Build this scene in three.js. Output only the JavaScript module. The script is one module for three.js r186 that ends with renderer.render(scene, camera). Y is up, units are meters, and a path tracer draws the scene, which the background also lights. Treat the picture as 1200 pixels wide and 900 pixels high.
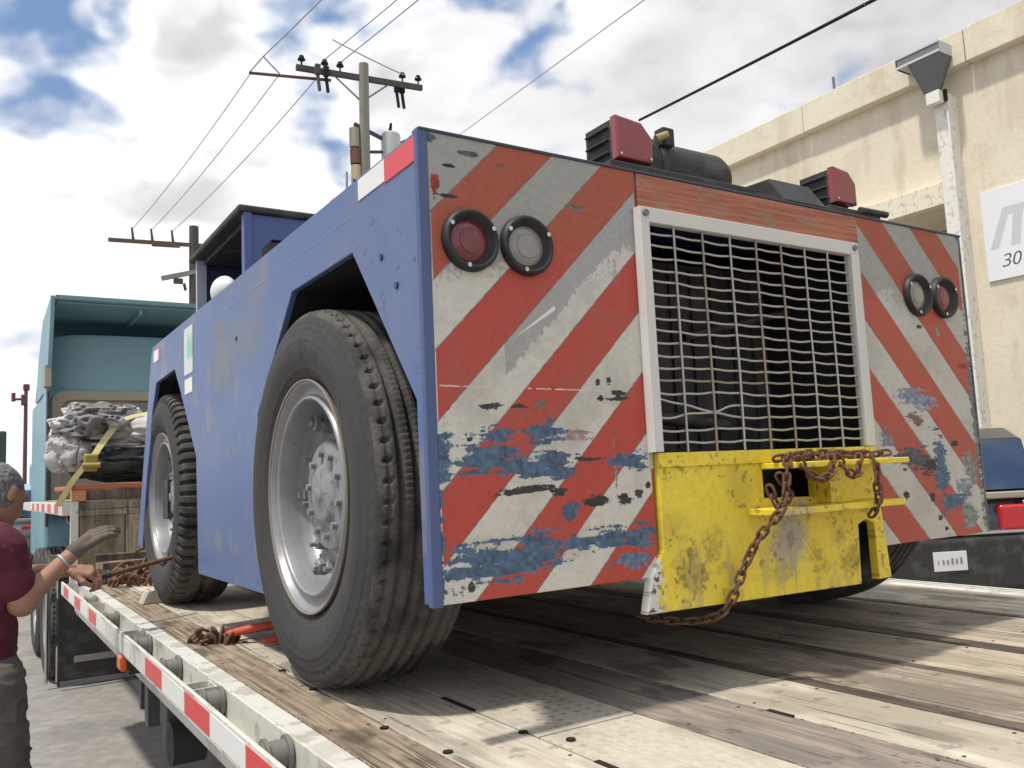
import * as THREE from 'three';
import { RoundedBoxGeometry } from 'three/addons/geometries/RoundedBoxGeometry.js';
import { mergeGeometries, mergeVertices } from 'three/addons/utils/BufferGeometryUtils.js';
import { MarchingCubes } from 'three/addons/objects/MarchingCubes.js';

// ------------------------------------------------------------------ camera, sky, sun, exposure
// axes: x across the trailer, y up from its lower deck (the street lies at -1), z towards the trailer's rear
const GROUND = -1.0;
const scene = new THREE.Scene();
const camera = new THREE.PerspectiveCamera(48.56, 4 / 3, 0.05, 3000);
camera.position.set(-0.8154, 0.5574, 1.6028);
camera.up.set(-0.01966, 0.99316, 0.11511);
camera.lookAt(-0.8154 + 0.53762, 0.5574 + 0.10757, 1.6028 - 0.8363);
scene.add(camera);
const renderer = new THREE.WebGLRenderer({ antialias: true });
renderer.setSize(1024, 768);
renderer.shadowMap.enabled = true;
renderer.toneMapping = THREE.LinearToneMapping;
renderer.toneMappingExposure = 1.03;

const SUN = new THREE.Vector3(-0.38, 1, -0.07).normalize();
const sun = new THREE.DirectionalLight(new THREE.Color(1, 0.95, 0.86), 3.6);
sun.position.copy(SUN).multiplyScalar(40); sun.target.position.set(1, 0, -3);
sun.castShadow = true; sun.shadow.radius = 6; sun.shadow.mapSize.set(4096, 4096);
Object.assign(sun.shadow.camera, { left: -22, right: 22, top: 22, bottom: -22, near: 1, far: 120 });
scene.add(sun, sun.target);

// ------------------------------------------------------------------ noise
const rng = (s) => () => { s = (s + 0x6d2b79f5) | 0; let t = Math.imul(s ^ (s >>> 15), 1 | s); t = (t + Math.imul(t ^ (t >>> 7), 61 | t)) ^ t; return ((t ^ (t >>> 14)) >>> 0) / 4294967296; };
const hash = (x, y, s) => { let h = Math.imul(x, 374761393) ^ Math.imul(y, 668265263) ^ Math.imul(s, 2147483647); h = Math.imul(h ^ (h >>> 13), 1274126177); h ^= h >>> 16; return (h >>> 0) / 4294967296; };
const mod = (a, b) => ((a % b) + b) % b;
function vn(x, y, px, py, s) {
  const xi = Math.floor(x), yi = Math.floor(y); let fx = x - xi, fy = y - yi;
  fx = fx * fx * (3 - 2 * fx); fy = fy * fy * (3 - 2 * fy);
  const x0 = mod(xi, px), x1 = mod(xi + 1, px), y0 = mod(yi, py), y1 = mod(yi + 1, py);
  const a = hash(x0, y0, s), b = hash(x1, y0, s), c = hash(x0, y1, s), d = hash(x1, y1, s);
  return a + (b - a) * fx + (c - a) * fy + (a - b - c + d) * fx * fy;
}
function fbm(x, y, px, py, s, oct = 4) {               // u, v in 0..1 times px, py cells; repeats every px, py
  let v = 0, a = 0.5, n = 0;
  for (let o = 0; o < oct; o++) { v += a * vn(x, y, px, py, s + o); n += a; a *= 0.5; x *= 2; y *= 2; px *= 2; py *= 2; }
  return v / n;
}
const P3 = new Uint32Array(512);
{ const r = rng(77); for (let i = 0; i < 512; i++) P3[i] = r() * 4294967296; }
function vn3(x, y, z) {
  const xi = Math.floor(x), yi = Math.floor(y), zi = Math.floor(z);
  let fx = x - xi, fy = y - yi, fz = z - zi; fx = fx * fx * (3 - 2 * fx); fy = fy * fy * (3 - 2 * fy); fz = fz * fz * (3 - 2 * fz);
  const g = (i, j, k) => hash(xi + i, Math.imul(yi + j, 7919) + zi + k, 5);
  const l = (a, b, t) => a + (b - a) * t;
  return l(l(l(g(0, 0, 0), g(1, 0, 0), fx), l(g(0, 1, 0), g(1, 1, 0), fx), fy), l(l(g(0, 0, 1), g(1, 0, 1), fx), l(g(0, 1, 1), g(1, 1, 1), fx), fy), fz);
}
const fbm3 = (x, y, z, oct) => { let v = 0, a = 0.5, n = 0; for (let o = 0; o < oct; o++) { v += a * vn3(x, y, z); n += a; a *= 0.5; x = x * 2.03 + 7.1; y = y * 2.03 + 3.3; z = z * 2.03 + 1.7; } return v / n; };
const clamp = (x, a = 0, b = 1) => Math.min(b, Math.max(a, x));
const ss = (a, b, x) => { const t = clamp((x - a) / (b - a)); return t * t * (3 - 2 * t); };
const mix = (a, b, t) => a + (b - a) * t;
const mixc = (a, b, t) => [mix(a[0], b[0], t), mix(a[1], b[1], t), mix(a[2], b[2], t)];

// ------------------------------------------------------------------ sky: broken cumulus over blue
{
  const W = 2048, H = 1024, data = new Float32Array(W * H * 4);
  // direction, radius, weight: where the gaps (-) and the heaped clouds (+) stand
  const B = [[0.053, 0.446, -0.894, 0.095, -0.27], [0.106, 0.46, -0.89, 0.08, -0.22], [0.27, 0.485, -0.834, 0.055, -0.3], [0.325, 0.5, -0.808, 0.04, -0.12], [0.11, 0.34, -0.932, 0.045, -0.2],
    [0.15, 0.31, -0.935, 0.03, -0.14], [0.495, 0.462, -0.737, 0.038, -0.36], [0.48, 0.43, -0.76, 0.025, -0.18], [0.189, 0.39, -0.905, 0.085, 0.42], [0.175, 0.445, -0.88, 0.05, 0.34], [0.13, 0.4, -0.906, 0.035, 0.14],
    [0.067, 0.287, -0.956, 0.08, 0.2], [0.39, 0.43, -0.81, 0.07, 0.25], [0.677, 0.424, -0.602, 0.25, 0.4], [0.221, 0.26, -0.93, 0.14, 0.3], [0.58, 0.5, -0.64, 0.09, 0.25]];
  const n = B.map(([x, y, z]) => Math.hypot(x, y, z));
  for (let j = 0; j < H; j++) for (let i = 0; i < W; i++) {
    const phi = ((i + 0.5) / W - 0.5) * 2 * Math.PI, th = ((j + 0.5) / H - 0.5) * Math.PI;
    const y = Math.sin(th), x = Math.cos(phi) * Math.cos(th), z = Math.sin(phi) * Math.cos(th);
    const o = (j * W + i) * 4;
    if (y < -0.06) { data[o] = 0.33; data[o + 1] = 0.32; data[o + 2] = 0.3; data[o + 3] = 1; continue; }
    const yy = Math.max(y, 0);
    const px = x * 5.2, py = y * 8, pz = z * 5.2;
    const wx = fbm3(px * 1.3 + 50, py * 1.3, pz * 1.3, 4) - 0.5, wy = fbm3(px * 1.3 + 90, py * 1.3, pz * 1.3, 4) - 0.5;
    let d = fbm3(px + 4 + wx * 1.4, py + wy * 1.4, pz + wx, 6) * 0.62 + fbm3(px * 3.7 + wy * 3, py * 3.7 + wx * 3, pz * 3.7, 6) * 0.38 - 0.5;
    let bias = 0.13;
    for (let k = 0; k < B.length; k++) { const b = B[k], c = (x * b[0] + y * b[1] + z * b[2]) / n[k]; if (c > 0.8) { const a2 = 2 * (1 - c) / (b[3] * b[3]); bias += b[4] * 0.8 * Math.exp(-a2 * 1.1); } }
    d = d * 1.7 + bias * 0.75;
    const haze = Math.pow(1 - yy, 7);
    const cov = clamp(ss(-0.13, 0.17, d) + haze * 0.75);
    const soft = fbm3(px * 1.1 + 30 + wx, py * 1.6 + 9 + wy, pz * 1.1, 5), fine = fbm3(px * 4 + 3, py * 5, pz * 4 + 8, 5);
    let white = 1.08 - 0.34 * ss(0.5, 0.72, soft) * ss(0.15, 0.45, d) - 0.22 * (fine - 0.5);
    const rightGrey = ss(0.25, 0.75, x) * ss(0.15, 0.4, y);      // the thick deck of cloud on that side of the sky
    white = mix(white, 0.76 + 0.45 * (fine - 0.5) + 0.8 * (0.5 - soft), 0.8 * rightGrey);
    white *= 1 - 0.05 * haze;
    const blue = mixc([0.19, 0.32, 0.57], [0.45, 0.6, 0.78], haze);
    const c = mixc(blue, [white, white * 1.0, white * 1.015], cov);
    data[o] = c[0]; data[o + 1] = c[1]; data[o + 2] = c[2]; data[o + 3] = 1;
  }
  const t = new THREE.DataTexture(data, W, H, THREE.RGBAFormat, THREE.FloatType);
  t.mapping = THREE.EquirectangularReflectionMapping; t.magFilter = t.minFilter = THREE.LinearFilter; t.needsUpdate = true;
  scene.background = t; scene.environment = t;
}

// ------------------------------------------------------------------ helpers
const enc = (v) => { v = clamp(v); return Math.round(255 * (v <= 0.0031308 ? v * 12.92 : 1.055 * Math.pow(v, 1 / 2.4) - 0.055)); };
// f(u, v) -> [r, g, b, height?, rough?] in linear values; returns { map, bump, rough }
function tex(w, h, f, { bump = false, rough = false, size = null } = {}) {
  const d = new Uint8Array(w * h * 4), b = bump ? new Uint8Array(w * h * 4) : null, r = rough ? new Uint8Array(w * h * 4) : null;
  for (let j = 0; j < h; j++) for (let i = 0; i < w; i++) {
    const c = f((i + 0.5) / w, (j + 0.5) / h), o = (j * w + i) * 4;
    d[o] = enc(c[0]); d[o + 1] = enc(c[1]); d[o + 2] = enc(c[2]); d[o + 3] = 255;
    if (b) { b[o] = b[o + 1] = b[o + 2] = clamp(c[3] ?? 0.5) * 255; b[o + 3] = 255; }
    if (r) { r[o] = r[o + 1] = r[o + 2] = clamp(c[4] ?? 0.6) * 255; r[o + 3] = 255; }
  }
  const mk = (a, srgb) => {
    const t = new THREE.DataTexture(a, w, h, THREE.RGBAFormat); if (srgb) t.colorSpace = THREE.SRGBColorSpace;
    t.wrapS = t.wrapT = THREE.RepeatWrapping; t.magFilter = THREE.LinearFilter; t.minFilter = THREE.LinearMipmapLinearFilter; t.generateMipmaps = true;
    if (size) t.repeat.set(1 / size[0], 1 / size[1]); t.needsUpdate = true; return t;
  };
  return { map: mk(d, true), bumpMap: b && mk(b, false), roughnessMap: r && mk(r, false) };
}
function mat(t, o = {}) {
  const p = { roughness: 0.7, metalness: 0, ...o };
  if (t) { p.map = t.map; if (t.bumpMap) { p.bumpMap = t.bumpMap; p.bumpScale = o.bumpScale ?? 0.002; } if (t.roughnessMap) { p.roughnessMap = t.roughnessMap; p.roughness = 1; } }
  return new THREE.MeshStandardMaterial(p);
}
const flat = (r, g, b, o = {}) => new THREE.MeshStandardMaterial({ color: new THREE.Color().setRGB(r, g, b), roughness: 0.6, ...o });

const used = {};
const numbered = (n) => { const k = used[n] = (used[n] ?? -1) + 1; return k ? n + '_' + String(k).padStart(3, '0') : n; };
function thing(name, label, category, pos = [0, 0, 0], group) {
  const o = new THREE.Group(); o.name = numbered(name); o.position.set(...pos); o.userData = { label, category };
  if (group) o.userData.group = group; scene.add(o); return o;
}
// a part: geometry in scene coordinates, or round its own origin placed at P (scene coordinates)
function part(root, name, geo, m, P = [0, 0, 0], label) {
  const o = new THREE.Mesh(geo, m); o.name = name; o.castShadow = o.receiveShadow = true;
  let q = root, s = new THREE.Vector3(...P); for (; q && q !== scene; q = q.parent) s.sub(q.position);
  o.position.copy(s); if (label) o.userData.label = label; root.add(o); return o;
}
function sub(root, name, P) { const o = new THREE.Group(); o.name = name; const s = new THREE.Vector3(...P); for (let q = root; q && q !== scene; q = q.parent) s.sub(q.position); o.position.copy(s); root.add(o); return o; }
function struct(name, geo, m, label) { const o = new THREE.Mesh(geo, m); o.name = name; o.receiveShadow = o.castShadow = true; o.userData = { kind: 'structure', label }; scene.add(o); return o; }
function boxUV(g) {                                       // uv in metres from the way each face points
  g = g.index ? g.toNonIndexed() : g; const p = g.attributes.position, uv = new Float32Array(p.count * 2), a = new THREE.Vector3(), b = new THREE.Vector3(), c = new THREE.Vector3();
  for (let i = 0; i < p.count; i += 3) {
    a.fromBufferAttribute(p, i); b.fromBufferAttribute(p, i + 1); c.fromBufferAttribute(p, i + 2);
    const n = b.clone().sub(a).cross(c.clone().sub(a)); const x = Math.abs(n.x), y = Math.abs(n.y), z = Math.abs(n.z);
    [a, b, c].forEach((v, k) => { const o = (i + k) * 2; if (x >= y && x >= z) { uv[o] = v.z; uv[o + 1] = v.y; } else if (y >= z) { uv[o] = v.x; uv[o + 1] = v.z; } else { uv[o] = v.x; uv[o + 1] = v.y; } });
  }
  g.setAttribute('uv', new THREE.BufferAttribute(uv, 2)); return g;
}
const fitUV = (g, f) => { const p = g.attributes.position, uv = new Float32Array(p.count * 2); for (let i = 0; i < p.count; i++) { const r = f(p.getX(i), p.getY(i), p.getZ(i)); uv[2 * i] = r[0]; uv[2 * i + 1] = r[1]; } g.setAttribute('uv', new THREE.BufferAttribute(uv, 2)); return g; };
const bx = (x0, x1, y0, y1, z0, z1, r = 0) => {           // a box between two corners, edges rounded by r
  const w = x1 - x0, h = y1 - y0, d = z1 - z0;
  const g = r ? new RoundedBoxGeometry(w, h, d, 2, Math.min(r, w / 2.01, h / 2.01, d / 2.01)) : new THREE.BoxGeometry(w, h, d);
  g.translate((x0 + x1) / 2, (y0 + y1) / 2, (z0 + z1) / 2); return boxUV(g);
};
const V = (a) => new THREE.Vector3(...a);
function bar(a, b, r, r2 = r, seg = 10) {                 // a round bar from a to b
  const A = V(a), Bv = V(b), d = Bv.clone().sub(A), g = new THREE.CylinderGeometry(r2, r, d.length(), seg);
  g.translate(0, d.length() / 2, 0); g.applyQuaternion(new THREE.Quaternion().setFromUnitVectors(new THREE.Vector3(0, 1, 0), d.normalize())); g.translate(...a); return g;
}
function beam(a, b, w, h) {                               // a square-section beam from a to b, h upright
  const A = V(a), Bv = V(b), d = Bv.clone().sub(A), L = d.length(), g = new THREE.BoxGeometry(w, h, L);
  const m = new THREE.Matrix4().lookAt(A, Bv, new THREE.Vector3(0, 1, 0)); g.applyMatrix4(m); g.translate((a[0] + b[0]) / 2, (a[1] + b[1]) / 2, (a[2] + b[2]) / 2); return boxUV(g);
}
const tube = (pts, r, n = 24, seg = 7) => new THREE.TubeGeometry(new THREE.CatmullRomCurve3(pts.map(V)), n, r, seg);
const merge = (gs) => mergeGeometries(gs.map((g) => { g = g.index ? g.toNonIndexed() : g; for (const k of Object.keys(g.attributes)) if (!['position', 'normal', 'uv'].includes(k)) g.deleteAttribute(k); return g; }));
function plateYZ(pts, x0, x1, holes = [], bevel = 0) {    // outline in (z, y), thick from x0 to x1
  const s = new THREE.Shape(pts.map(([z, y]) => new THREE.Vector2(z, y))); for (const h of holes) s.holes.push(new THREE.Path(h.map(([z, y]) => new THREE.Vector2(z, y))));
  const g = new THREE.ExtrudeGeometry(s, { depth: x1 - x0 - 2 * bevel, bevelEnabled: bevel > 0, bevelSize: bevel, bevelThickness: bevel, bevelSegments: 2, bevelOffset: -bevel, curveSegments: 10 });
  g.translate(0, 0, bevel); g.rotateY(-Math.PI / 2); g.translate(x1, 0, 0); return boxUV(g);
}
function plateXY(pts, z0, z1, holes = [], bevel = 0) {    // outline in (x, y), thick from z0 to z1
  const s = new THREE.Shape(pts.map(([x, y]) => new THREE.Vector2(x, y))); for (const h of holes) s.holes.push(new THREE.Path(h.map(([x, y]) => new THREE.Vector2(x, y))));
  const g = new THREE.ExtrudeGeometry(s, { depth: z1 - z0 - 2 * bevel, bevelEnabled: bevel > 0, bevelSize: bevel, bevelThickness: bevel, bevelSegments: 2, bevelOffset: -bevel, curveSegments: 10 });
  g.translate(0, 0, z0 + bevel); return boxUV(g);
}
const disc = (r, d, seg = 28, bev = 0) => { const g = new THREE.LatheGeometry([[0, d], [r - bev, d], [r, d - bev], [r, 0], [0, 0]].map(([a, b]) => new THREE.Vector2(a, b)), seg); return g; };   // stands on y = 0

// ------------------------------------------------------------------ surfaces
const grain = (s, n = 6) => (u, v) => fbm(u * n, v * n, n, n, s, 5);
const T = {};
T.concrete = tex(1024, 1024, (u, v) => {
  const a = fbm(u * 4, v * 4, 4, 4, 3, 5), b = fbm(u * 90, v * 90, 90, 90, 9, 3), st = ss(0.56, 0.7, fbm(u * 7, v * 7, 7, 7, 21, 5));
  let k = 0.25 + 0.1 * (a - 0.5) + 0.12 * (b - 0.5); k *= 1 - 0.2 * st;
  return [k * 1.03, k * 0.98, k * 0.9, 0.5 + 0.4 * (b - 0.5)];
}, { bump: true, size: [5, 5] });
function wood(seed, c0, c1, dark, n = 1) {
  return tex(256, 1024, (u, v) => {
    const w = fbm(u * 3, v * 4, 3, 4, seed, 4), g = fbm((u + 0.05 * w) * 40, v * 7, 40, 7, seed + 5, 4), f = fbm(u * 90, v * 22, 90, 22, seed + 9, 3);
    const st = ss(0.5, 0.68, fbm(u * 4, v * 9, 4, 9, seed + 13, 5)), crack = ss(0.7, 0.78, fbm(u * 46, v * 5, 46, 5, seed + 17, 3)), wear = ss(0.52, 0.66, fbm(u * 5, v * 12, 5, 12, seed + 23, 4));
    let c = mixc(c0, c1, clamp(0.5 + (g - 0.5) * 2.2 + (w - 0.5) * 0.7)); c = mixc(c, dark, 0.6 * st * (0.4 + f)); c = mixc(c, c.map((x) => Math.min(0.6, x * 1.35)), wear * 0.6);
    const oil = ss(0.64, 0.74, fbm(u * 3, v * 8, 3, 8, seed + 31, 4)); c = mixc(c, dark.map((q) => q * 0.55), oil * 0.65); const gouge = ss(0.73, 0.77, fbm(u * 12, v * 60, 12, 60, seed + 37, 3)); const k = (0.82 + 0.36 * f) * (1 - 0.6 * crack) * (1 - 0.3 * gouge); return [c[0] * k, c[1] * k, c[2] * k, 0.55 + 0.5 * (g - 0.5) - 0.5 * crack + 0.3 * (f - 0.5) - 0.3 * gouge];
  }, { bump: true, size: [0.42, 2.1] });
}
T.wood_brown = wood(101, [0.16, 0.115, 0.078], [0.31, 0.245, 0.175], [0.07, 0.05, 0.035]);
T.wood_pale = wood(131, [0.4, 0.36, 0.285], [0.49, 0.44, 0.355], [0.26, 0.225, 0.175]);
T.wood_mid = wood(161, [0.23, 0.195, 0.15], [0.34, 0.29, 0.225], [0.12, 0.1, 0.078]);
T.wood_dark = wood(191, [0.07, 0.055, 0.042], [0.13, 0.1, 0.075], [0.03, 0.024, 0.02]);
T.wood_worn = wood(221, [0.21, 0.18, 0.15], [0.31, 0.255, 0.21], [0.12, 0.115, 0.11]);
T.punched = tex(512, 1024, (u, v) => {                    // pale painted anti-slip steel, small raised dimples, scuffed
  const a = fbm(u * 5, v * 10, 5, 10, 301, 5), b = fbm(u * 60, v * 120, 60, 120, 305, 3), gx = u * 14, gy = v * 56, rx = gx - Math.floor(gx) - 0.5, ry = gy - Math.floor(gy) - 0.5, dot = ss(0.3, 0.16, Math.hypot(rx, ry)) * (hash(Math.floor(gx), Math.floor(gy), 4) > 0.2 ? 1 : 0);
  const worn = ss(0.5, 0.68, a); let c = mixc([0.49, 0.45, 0.365], [0.38, 0.345, 0.275], worn * 0.7); c = mixc(c, [0.2, 0.17, 0.13], dot * 0.55 * ss(0.35, 0.6, fbm(u * 4, v * 8, 4, 8, 333, 3))); const k = 0.85 + 0.3 * b;
  return [c[0] * k, c[1] * k, c[2] * k, 0.4 + 0.5 * dot];
}, { bump: true, size: [0.5, 2] });
T.railwhite = tex(512, 512, (u, v) => {
  const a = fbm(u * 6, v * 6, 6, 6, 401, 5), b = fbm(u * 50, v * 50, 50, 50, 405, 3), s = ss(0.57, 0.72, a + 0.12 * (b - 0.5)), r = ss(0.68, 0.74, fbm(u * 12, v * 12, 12, 12, 411, 4));
  let c = mixc([0.58, 0.57, 0.52], [0.4, 0.38, 0.33], s * 0.6); c = mixc(c, [0.2, 0.13, 0.08], r * 0.4); const k = 0.93 + 0.14 * b; return [c[0] * k, c[1] * k, c[2] * k, 0.5 + 0.3 * (b - 0.5) - 0.2 * s];
}, { bump: true, size: [0.9, 0.9] });
T.stucco = tex(1024, 1024, (u, v) => {
  const a = fbm(u * 4, v * 4, 4, 4, 501, 5), b = fbm(u * 120, v * 120, 120, 120, 505, 3), st = ss(0.55, 0.75, fbm(u * 16, v * 3, 16, 3, 511, 4)), m = ss(0.6, 0.7, fbm(u * 14, v * 14, 14, 14, 515, 4));
  let c = mixc([0.73, 0.66, 0.52], [0.69, 0.62, 0.485], clamp(0.5 + (a - 0.5) * 2)); c = mixc(c, [0.5, 0.43, 0.31], 0.4 * st + 0.2 * m); const k = 0.94 + 0.12 * b; return [c[0] * k, c[1] * k, c[2] * k, 0.5 + 0.6 * (b - 0.5) + 0.3 * (a - 0.5)];
}, { bump: true, size: [4, 4] });
T.pipewhite = tex(256, 1024, (u, v) => {
  const p = ss(0.64, 0.69, fbm(u * 9, v * 50, 9, 50, 601, 4)), b = fbm(u * 30, v * 120, 30, 120, 605, 3); const c = mixc([0.74, 0.72, 0.66], [0.5, 0.45, 0.37], p * 0.7), k = 0.92 + 0.16 * b; return [c[0] * k, c[1] * k, c[2] * k, 0.7 - 0.5 * p];
}, { bump: true, size: [0.4, 3] });
T.rust = tex(256, 256, (u, v) => { const a = fbm(u * 8, v * 8, 8, 8, 701, 5), b = fbm(u * 40, v * 40, 40, 40, 705, 2); const c = mixc([0.11, 0.055, 0.035], [0.21, 0.105, 0.06], clamp(a * 2 - 0.5)), k = 0.7 + 0.6 * b; return [c[0] * k, c[1] * k, c[2] * k, b]; }, { bump: true, size: [0.12, 0.12] });
T.rubber = tex(512, 512, (u, v) => {
  const a = fbm(u * 6, v * 6, 6, 6, 801, 5), b = fbm(u * 60, v * 60, 60, 60, 805, 3), d = ss(0.45, 0.7, a); const c = mixc([0.033, 0.033, 0.032], [0.055, 0.053, 0.05], d * 0.45), k = 0.8 + 0.4 * b; return [c[0] * k, c[1] * k, c[2] * k, 0.5 + 0.4 * (b - 0.5), 0.72 + 0.25 * d];
}, { bump: true, rough: true, size: [0.5, 0.5] });
T.tread = tex(512, 512, (u, v) => {
  const a = fbm(u * 6, v * 6, 6, 6, 821, 5), b = fbm(u * 70, v * 70, 70, 70, 825, 3), d = ss(0.35, 0.62, a); const c = mixc([0.036, 0.035, 0.033], [0.1, 0.095, 0.085], d * 0.85), k = 0.75 + 0.5 * b; return [c[0] * k, c[1] * k, c[2] * k, 0.5 + 0.6 * (b - 0.5)];
}, { bump: true, size: [0.5, 0.5] });
T.silver = tex(512, 512, (u, v) => {
  const a = fbm(u * 7, v * 7, 7, 7, 841, 5), b = fbm(u * 50, v * 50, 50, 50, 845, 3), d = ss(0.5, 0.68, a), r = 0.5 * ss(0.7, 0.78, fbm(u * 16, v * 16, 16, 16, 849, 4)); let c = mixc([0.27, 0.275, 0.285], [0.17, 0.165, 0.155], d * 0.75); c = mixc(c, [0.13, 0.085, 0.055], r * 0.7); const k = 0.92 + 0.16 * b; return [c[0] * k, c[1] * k, c[2] * k, 0.5 - 0.3 * d, 0.42 + 0.3 * d + 0.2 * r];
}, { bump: true, rough: true, size: [0.5, 0.5] });
T.black = tex(256, 256, (u, v) => { const a = fbm(u * 6, v * 6, 6, 6, 861, 5), b = fbm(u * 40, v * 40, 40, 40, 865, 2), k = 0.022 + 0.035 * ss(0.45, 0.75, a) + 0.012 * b; return [k * 1.03, k, k * 0.96, b, 0.5 + 0.4 * a]; }, { bump: true, rough: true, size: [0.5, 0.5] });
T.teal = tex(256, 256, (u, v) => { const a = fbm(u * 5, v * 5, 5, 5, 881, 5), b = fbm(u * 40, v * 40, 40, 40, 885, 2), k = 0.9 + 0.16 * a + 0.06 * b; return [0.17 * k, 0.32 * k, 0.38 * k, 0.5, 0.35 + 0.2 * a]; }, { rough: true, size: [1.5, 1.5] });
T.tarp = tex(512, 512, (u, v) => {
  const a = fbm(u * 6, v * 6, 6, 6, 901, 3), m = ss(0.48, 0.55, a); const c = mixc([0.45, 0.44, 0.44], [0.12, 0.115, 0.12], m * 0.85), b = fbm(u * 60, v * 60, 60, 60, 905, 2), k = 0.85 + 0.3 * b; return [c[0] * k, c[1] * k, c[2] * k, a];
}, { bump: true, size: [0.7, 0.7] });
T.pole = tex(256, 512, (u, v) => { const g = fbm(u * 30, v * 6, 30, 6, 921, 4), a = fbm(u * 3, v * 5, 3, 5, 925, 4), k = 0.12 + 0.14 * g + 0.06 * a; return [k * 1.02, k * 0.98, k * 0.86, g]; }, { bump: true, size: [0.8, 2] });

// paint of the tug: diagonal warning stripes with wear, scraped down to the old blue coat
const OLDBLUE = [0.065, 0.115, 0.19], DARK = [0.03, 0.032, 0.036];
function scrape(x, y, list, s, ux, uy) {                  // how far (0..1) a spot is scraped bare, and to which coat
  let best = 0, col = OLDBLUE; const n1 = fbm(ux * 24, uy * 90, 24, 90, s, 5), n2 = fbm(ux * 110, uy * 240, 110, 240, s + 7, 3), n3 = fbm(ux * 9, uy * 120, 9, 120, s + 11, 3);
  for (const [cx, cy, rx, ry, c, slope = 0] of list) {
    const w = c === OLDBLUE ? 1.3 : c === DARK ? 0.8 : 1, dx = (x - cx) / rx / w * 1.1, dy = (y - cy - slope * (x - cx)) / ry / w, q = 1 - Math.hypot(dx, dy) + (n1 - 0.5) * 1.05 + (n2 - 0.5) * 0.7 + (n3 - 0.5) * 1.3; const m = ss(0.04, 0.26, q); if (m > best) { best = m; col = c; }
  }
  return [best, col];
}
const SL = [[0.15, 0.71, 0.05, 0.014, DARK, 0.1], [0.29, 0.718, 0.024, 0.016, [0.1, 0.13, 0.1]], [0.23, 0.713, 0.05, 0.008, DARK], [0.46, 0.775, 0.009, 0.011, DARK], [0.495, 0.78, 0.011, 0.012, DARK], [0.466, 0.735, 0.011, 0.012, DARK], [0.52, 0.74, 0.05, 0.016, DARK],
  [0.165, 0.645, 0.055, 0.018, OLDBLUE], [0.3, 0.652, 0.055, 0.026, OLDBLUE], [0.38, 0.645, 0.06, 0.014, [0.35, 0.25, 0.25]], [0.14, 0.6, 0.075, 0.03, OLDBLUE], [0.25, 0.578, 0.12, 0.022, OLDBLUE], [0.33, 0.575, 0.07, 0.035, [0.06, 0.09, 0.16]], [0.54, 0.585, 0.07, 0.02, OLDBLUE], [0.42, 0.59, 0.1, 0.01, DARK],
  [0.24, 0.525, 0.1, 0.012, DARK, 0.08], [0.33, 0.515, 0.04, 0.012, DARK], [0.45, 0.49, 0.06, 0.016, DARK], [0.52, 0.487, 0.04, 0.02, DARK], [0.36, 0.475, 0.022, 0.02, OLDBLUE], [0.17, 0.378, 0.16, 0.036, OLDBLUE, 0.1], [0.27, 0.385, 0.06, 0.03, OLDBLUE], [0.48, 0.4, 0.14, 0.022, OLDBLUE], [0.53, 0.346, 0.08, 0.02, [0.11, 0.17, 0.26]], [0.025, 0.6, 0.03, 0.05, OLDBLUE], [0.012, 0.4, 0.016, 0.18, OLDBLUE], [0.02, 1.31, 0.02, 0.012, OLDBLUE],
  [0.006, 0.9, 0.012, 0.5, [0.07, 0.1, 0.16]], [0.06, 1.18, 0.05, 0.006, DARK], [0.035, 1.2, 0.012, 0.03, [0.3, 0.05, 0.04]], [0.09, 0.33, 0.014, 0.02, DARK], [0.57, 0.5, 0.02, 0.012, DARK], [0.6, 0.52, 0.01, 0.01, DARK], [0.13, 1.285, 0.03, 0.006, [0.09, 0.1, 0.1]], [0.21, 1.27, 0.02, 0.004, [0.12, 0.12, 0.12]], [0.42, 1.2, 0.03, 0.006, [0.15, 0.14, 0.13]], [0.075, 1.25, 0.02, 0.004, DARK], [0.1, 0.64, 0.012, 0.008, DARK], [0.5, 0.56, 0.004, 0.08, [0.25, 0.24, 0.22]]];
const SR = [[1.77, 0.745, 0.15, 0.03, [0.2, 0.23, 0.3], -0.1], [1.72, 0.56, 0.11, 0.04, [0.07, 0.08, 0.1]], [1.8, 0.53, 0.08, 0.035, DARK], [1.86, 0.51, 0.035, 0.1, OLDBLUE], [1.92, 0.41, 0.08, 0.024, OLDBLUE], [1.98, 0.45, 0.05, 0.03, [0.2, 0.22, 0.25]], [1.815, 0.985, 0.025, 0.009, DARK], [2.05, 0.86, 0.07, 0.01, [0.32, 0.04, 0.06]], [1.8, 0.43, 0.02, 0.025, DARK], [1.83, 0.36, 0.018, 0.014, DARK], [1.86, 0.325, 0.02, 0.014, DARK], [2.0, 0.36, 0.05, 0.05, [0.2, 0.22, 0.22]],
  [2.09, 0.7, 0.018, 0.35, [0.14, 0.15, 0.15]], [1.58, 0.62, 0.04, 0.03, [0.2, 0.21, 0.24]], [1.95, 0.6, 0.03, 0.014, DARK], [1.74, 0.68, 0.05, 0.02, [0.18, 0.1, 0.09]], [1.66, 0.44, 0.02, 0.02, DARK], [2.03, 0.52, 0.05, 0.05, [0.22, 0.23, 0.22]], [1.92, 0.97, 0.012, 0.015, [0.25, 0.25, 0.23]]];
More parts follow.
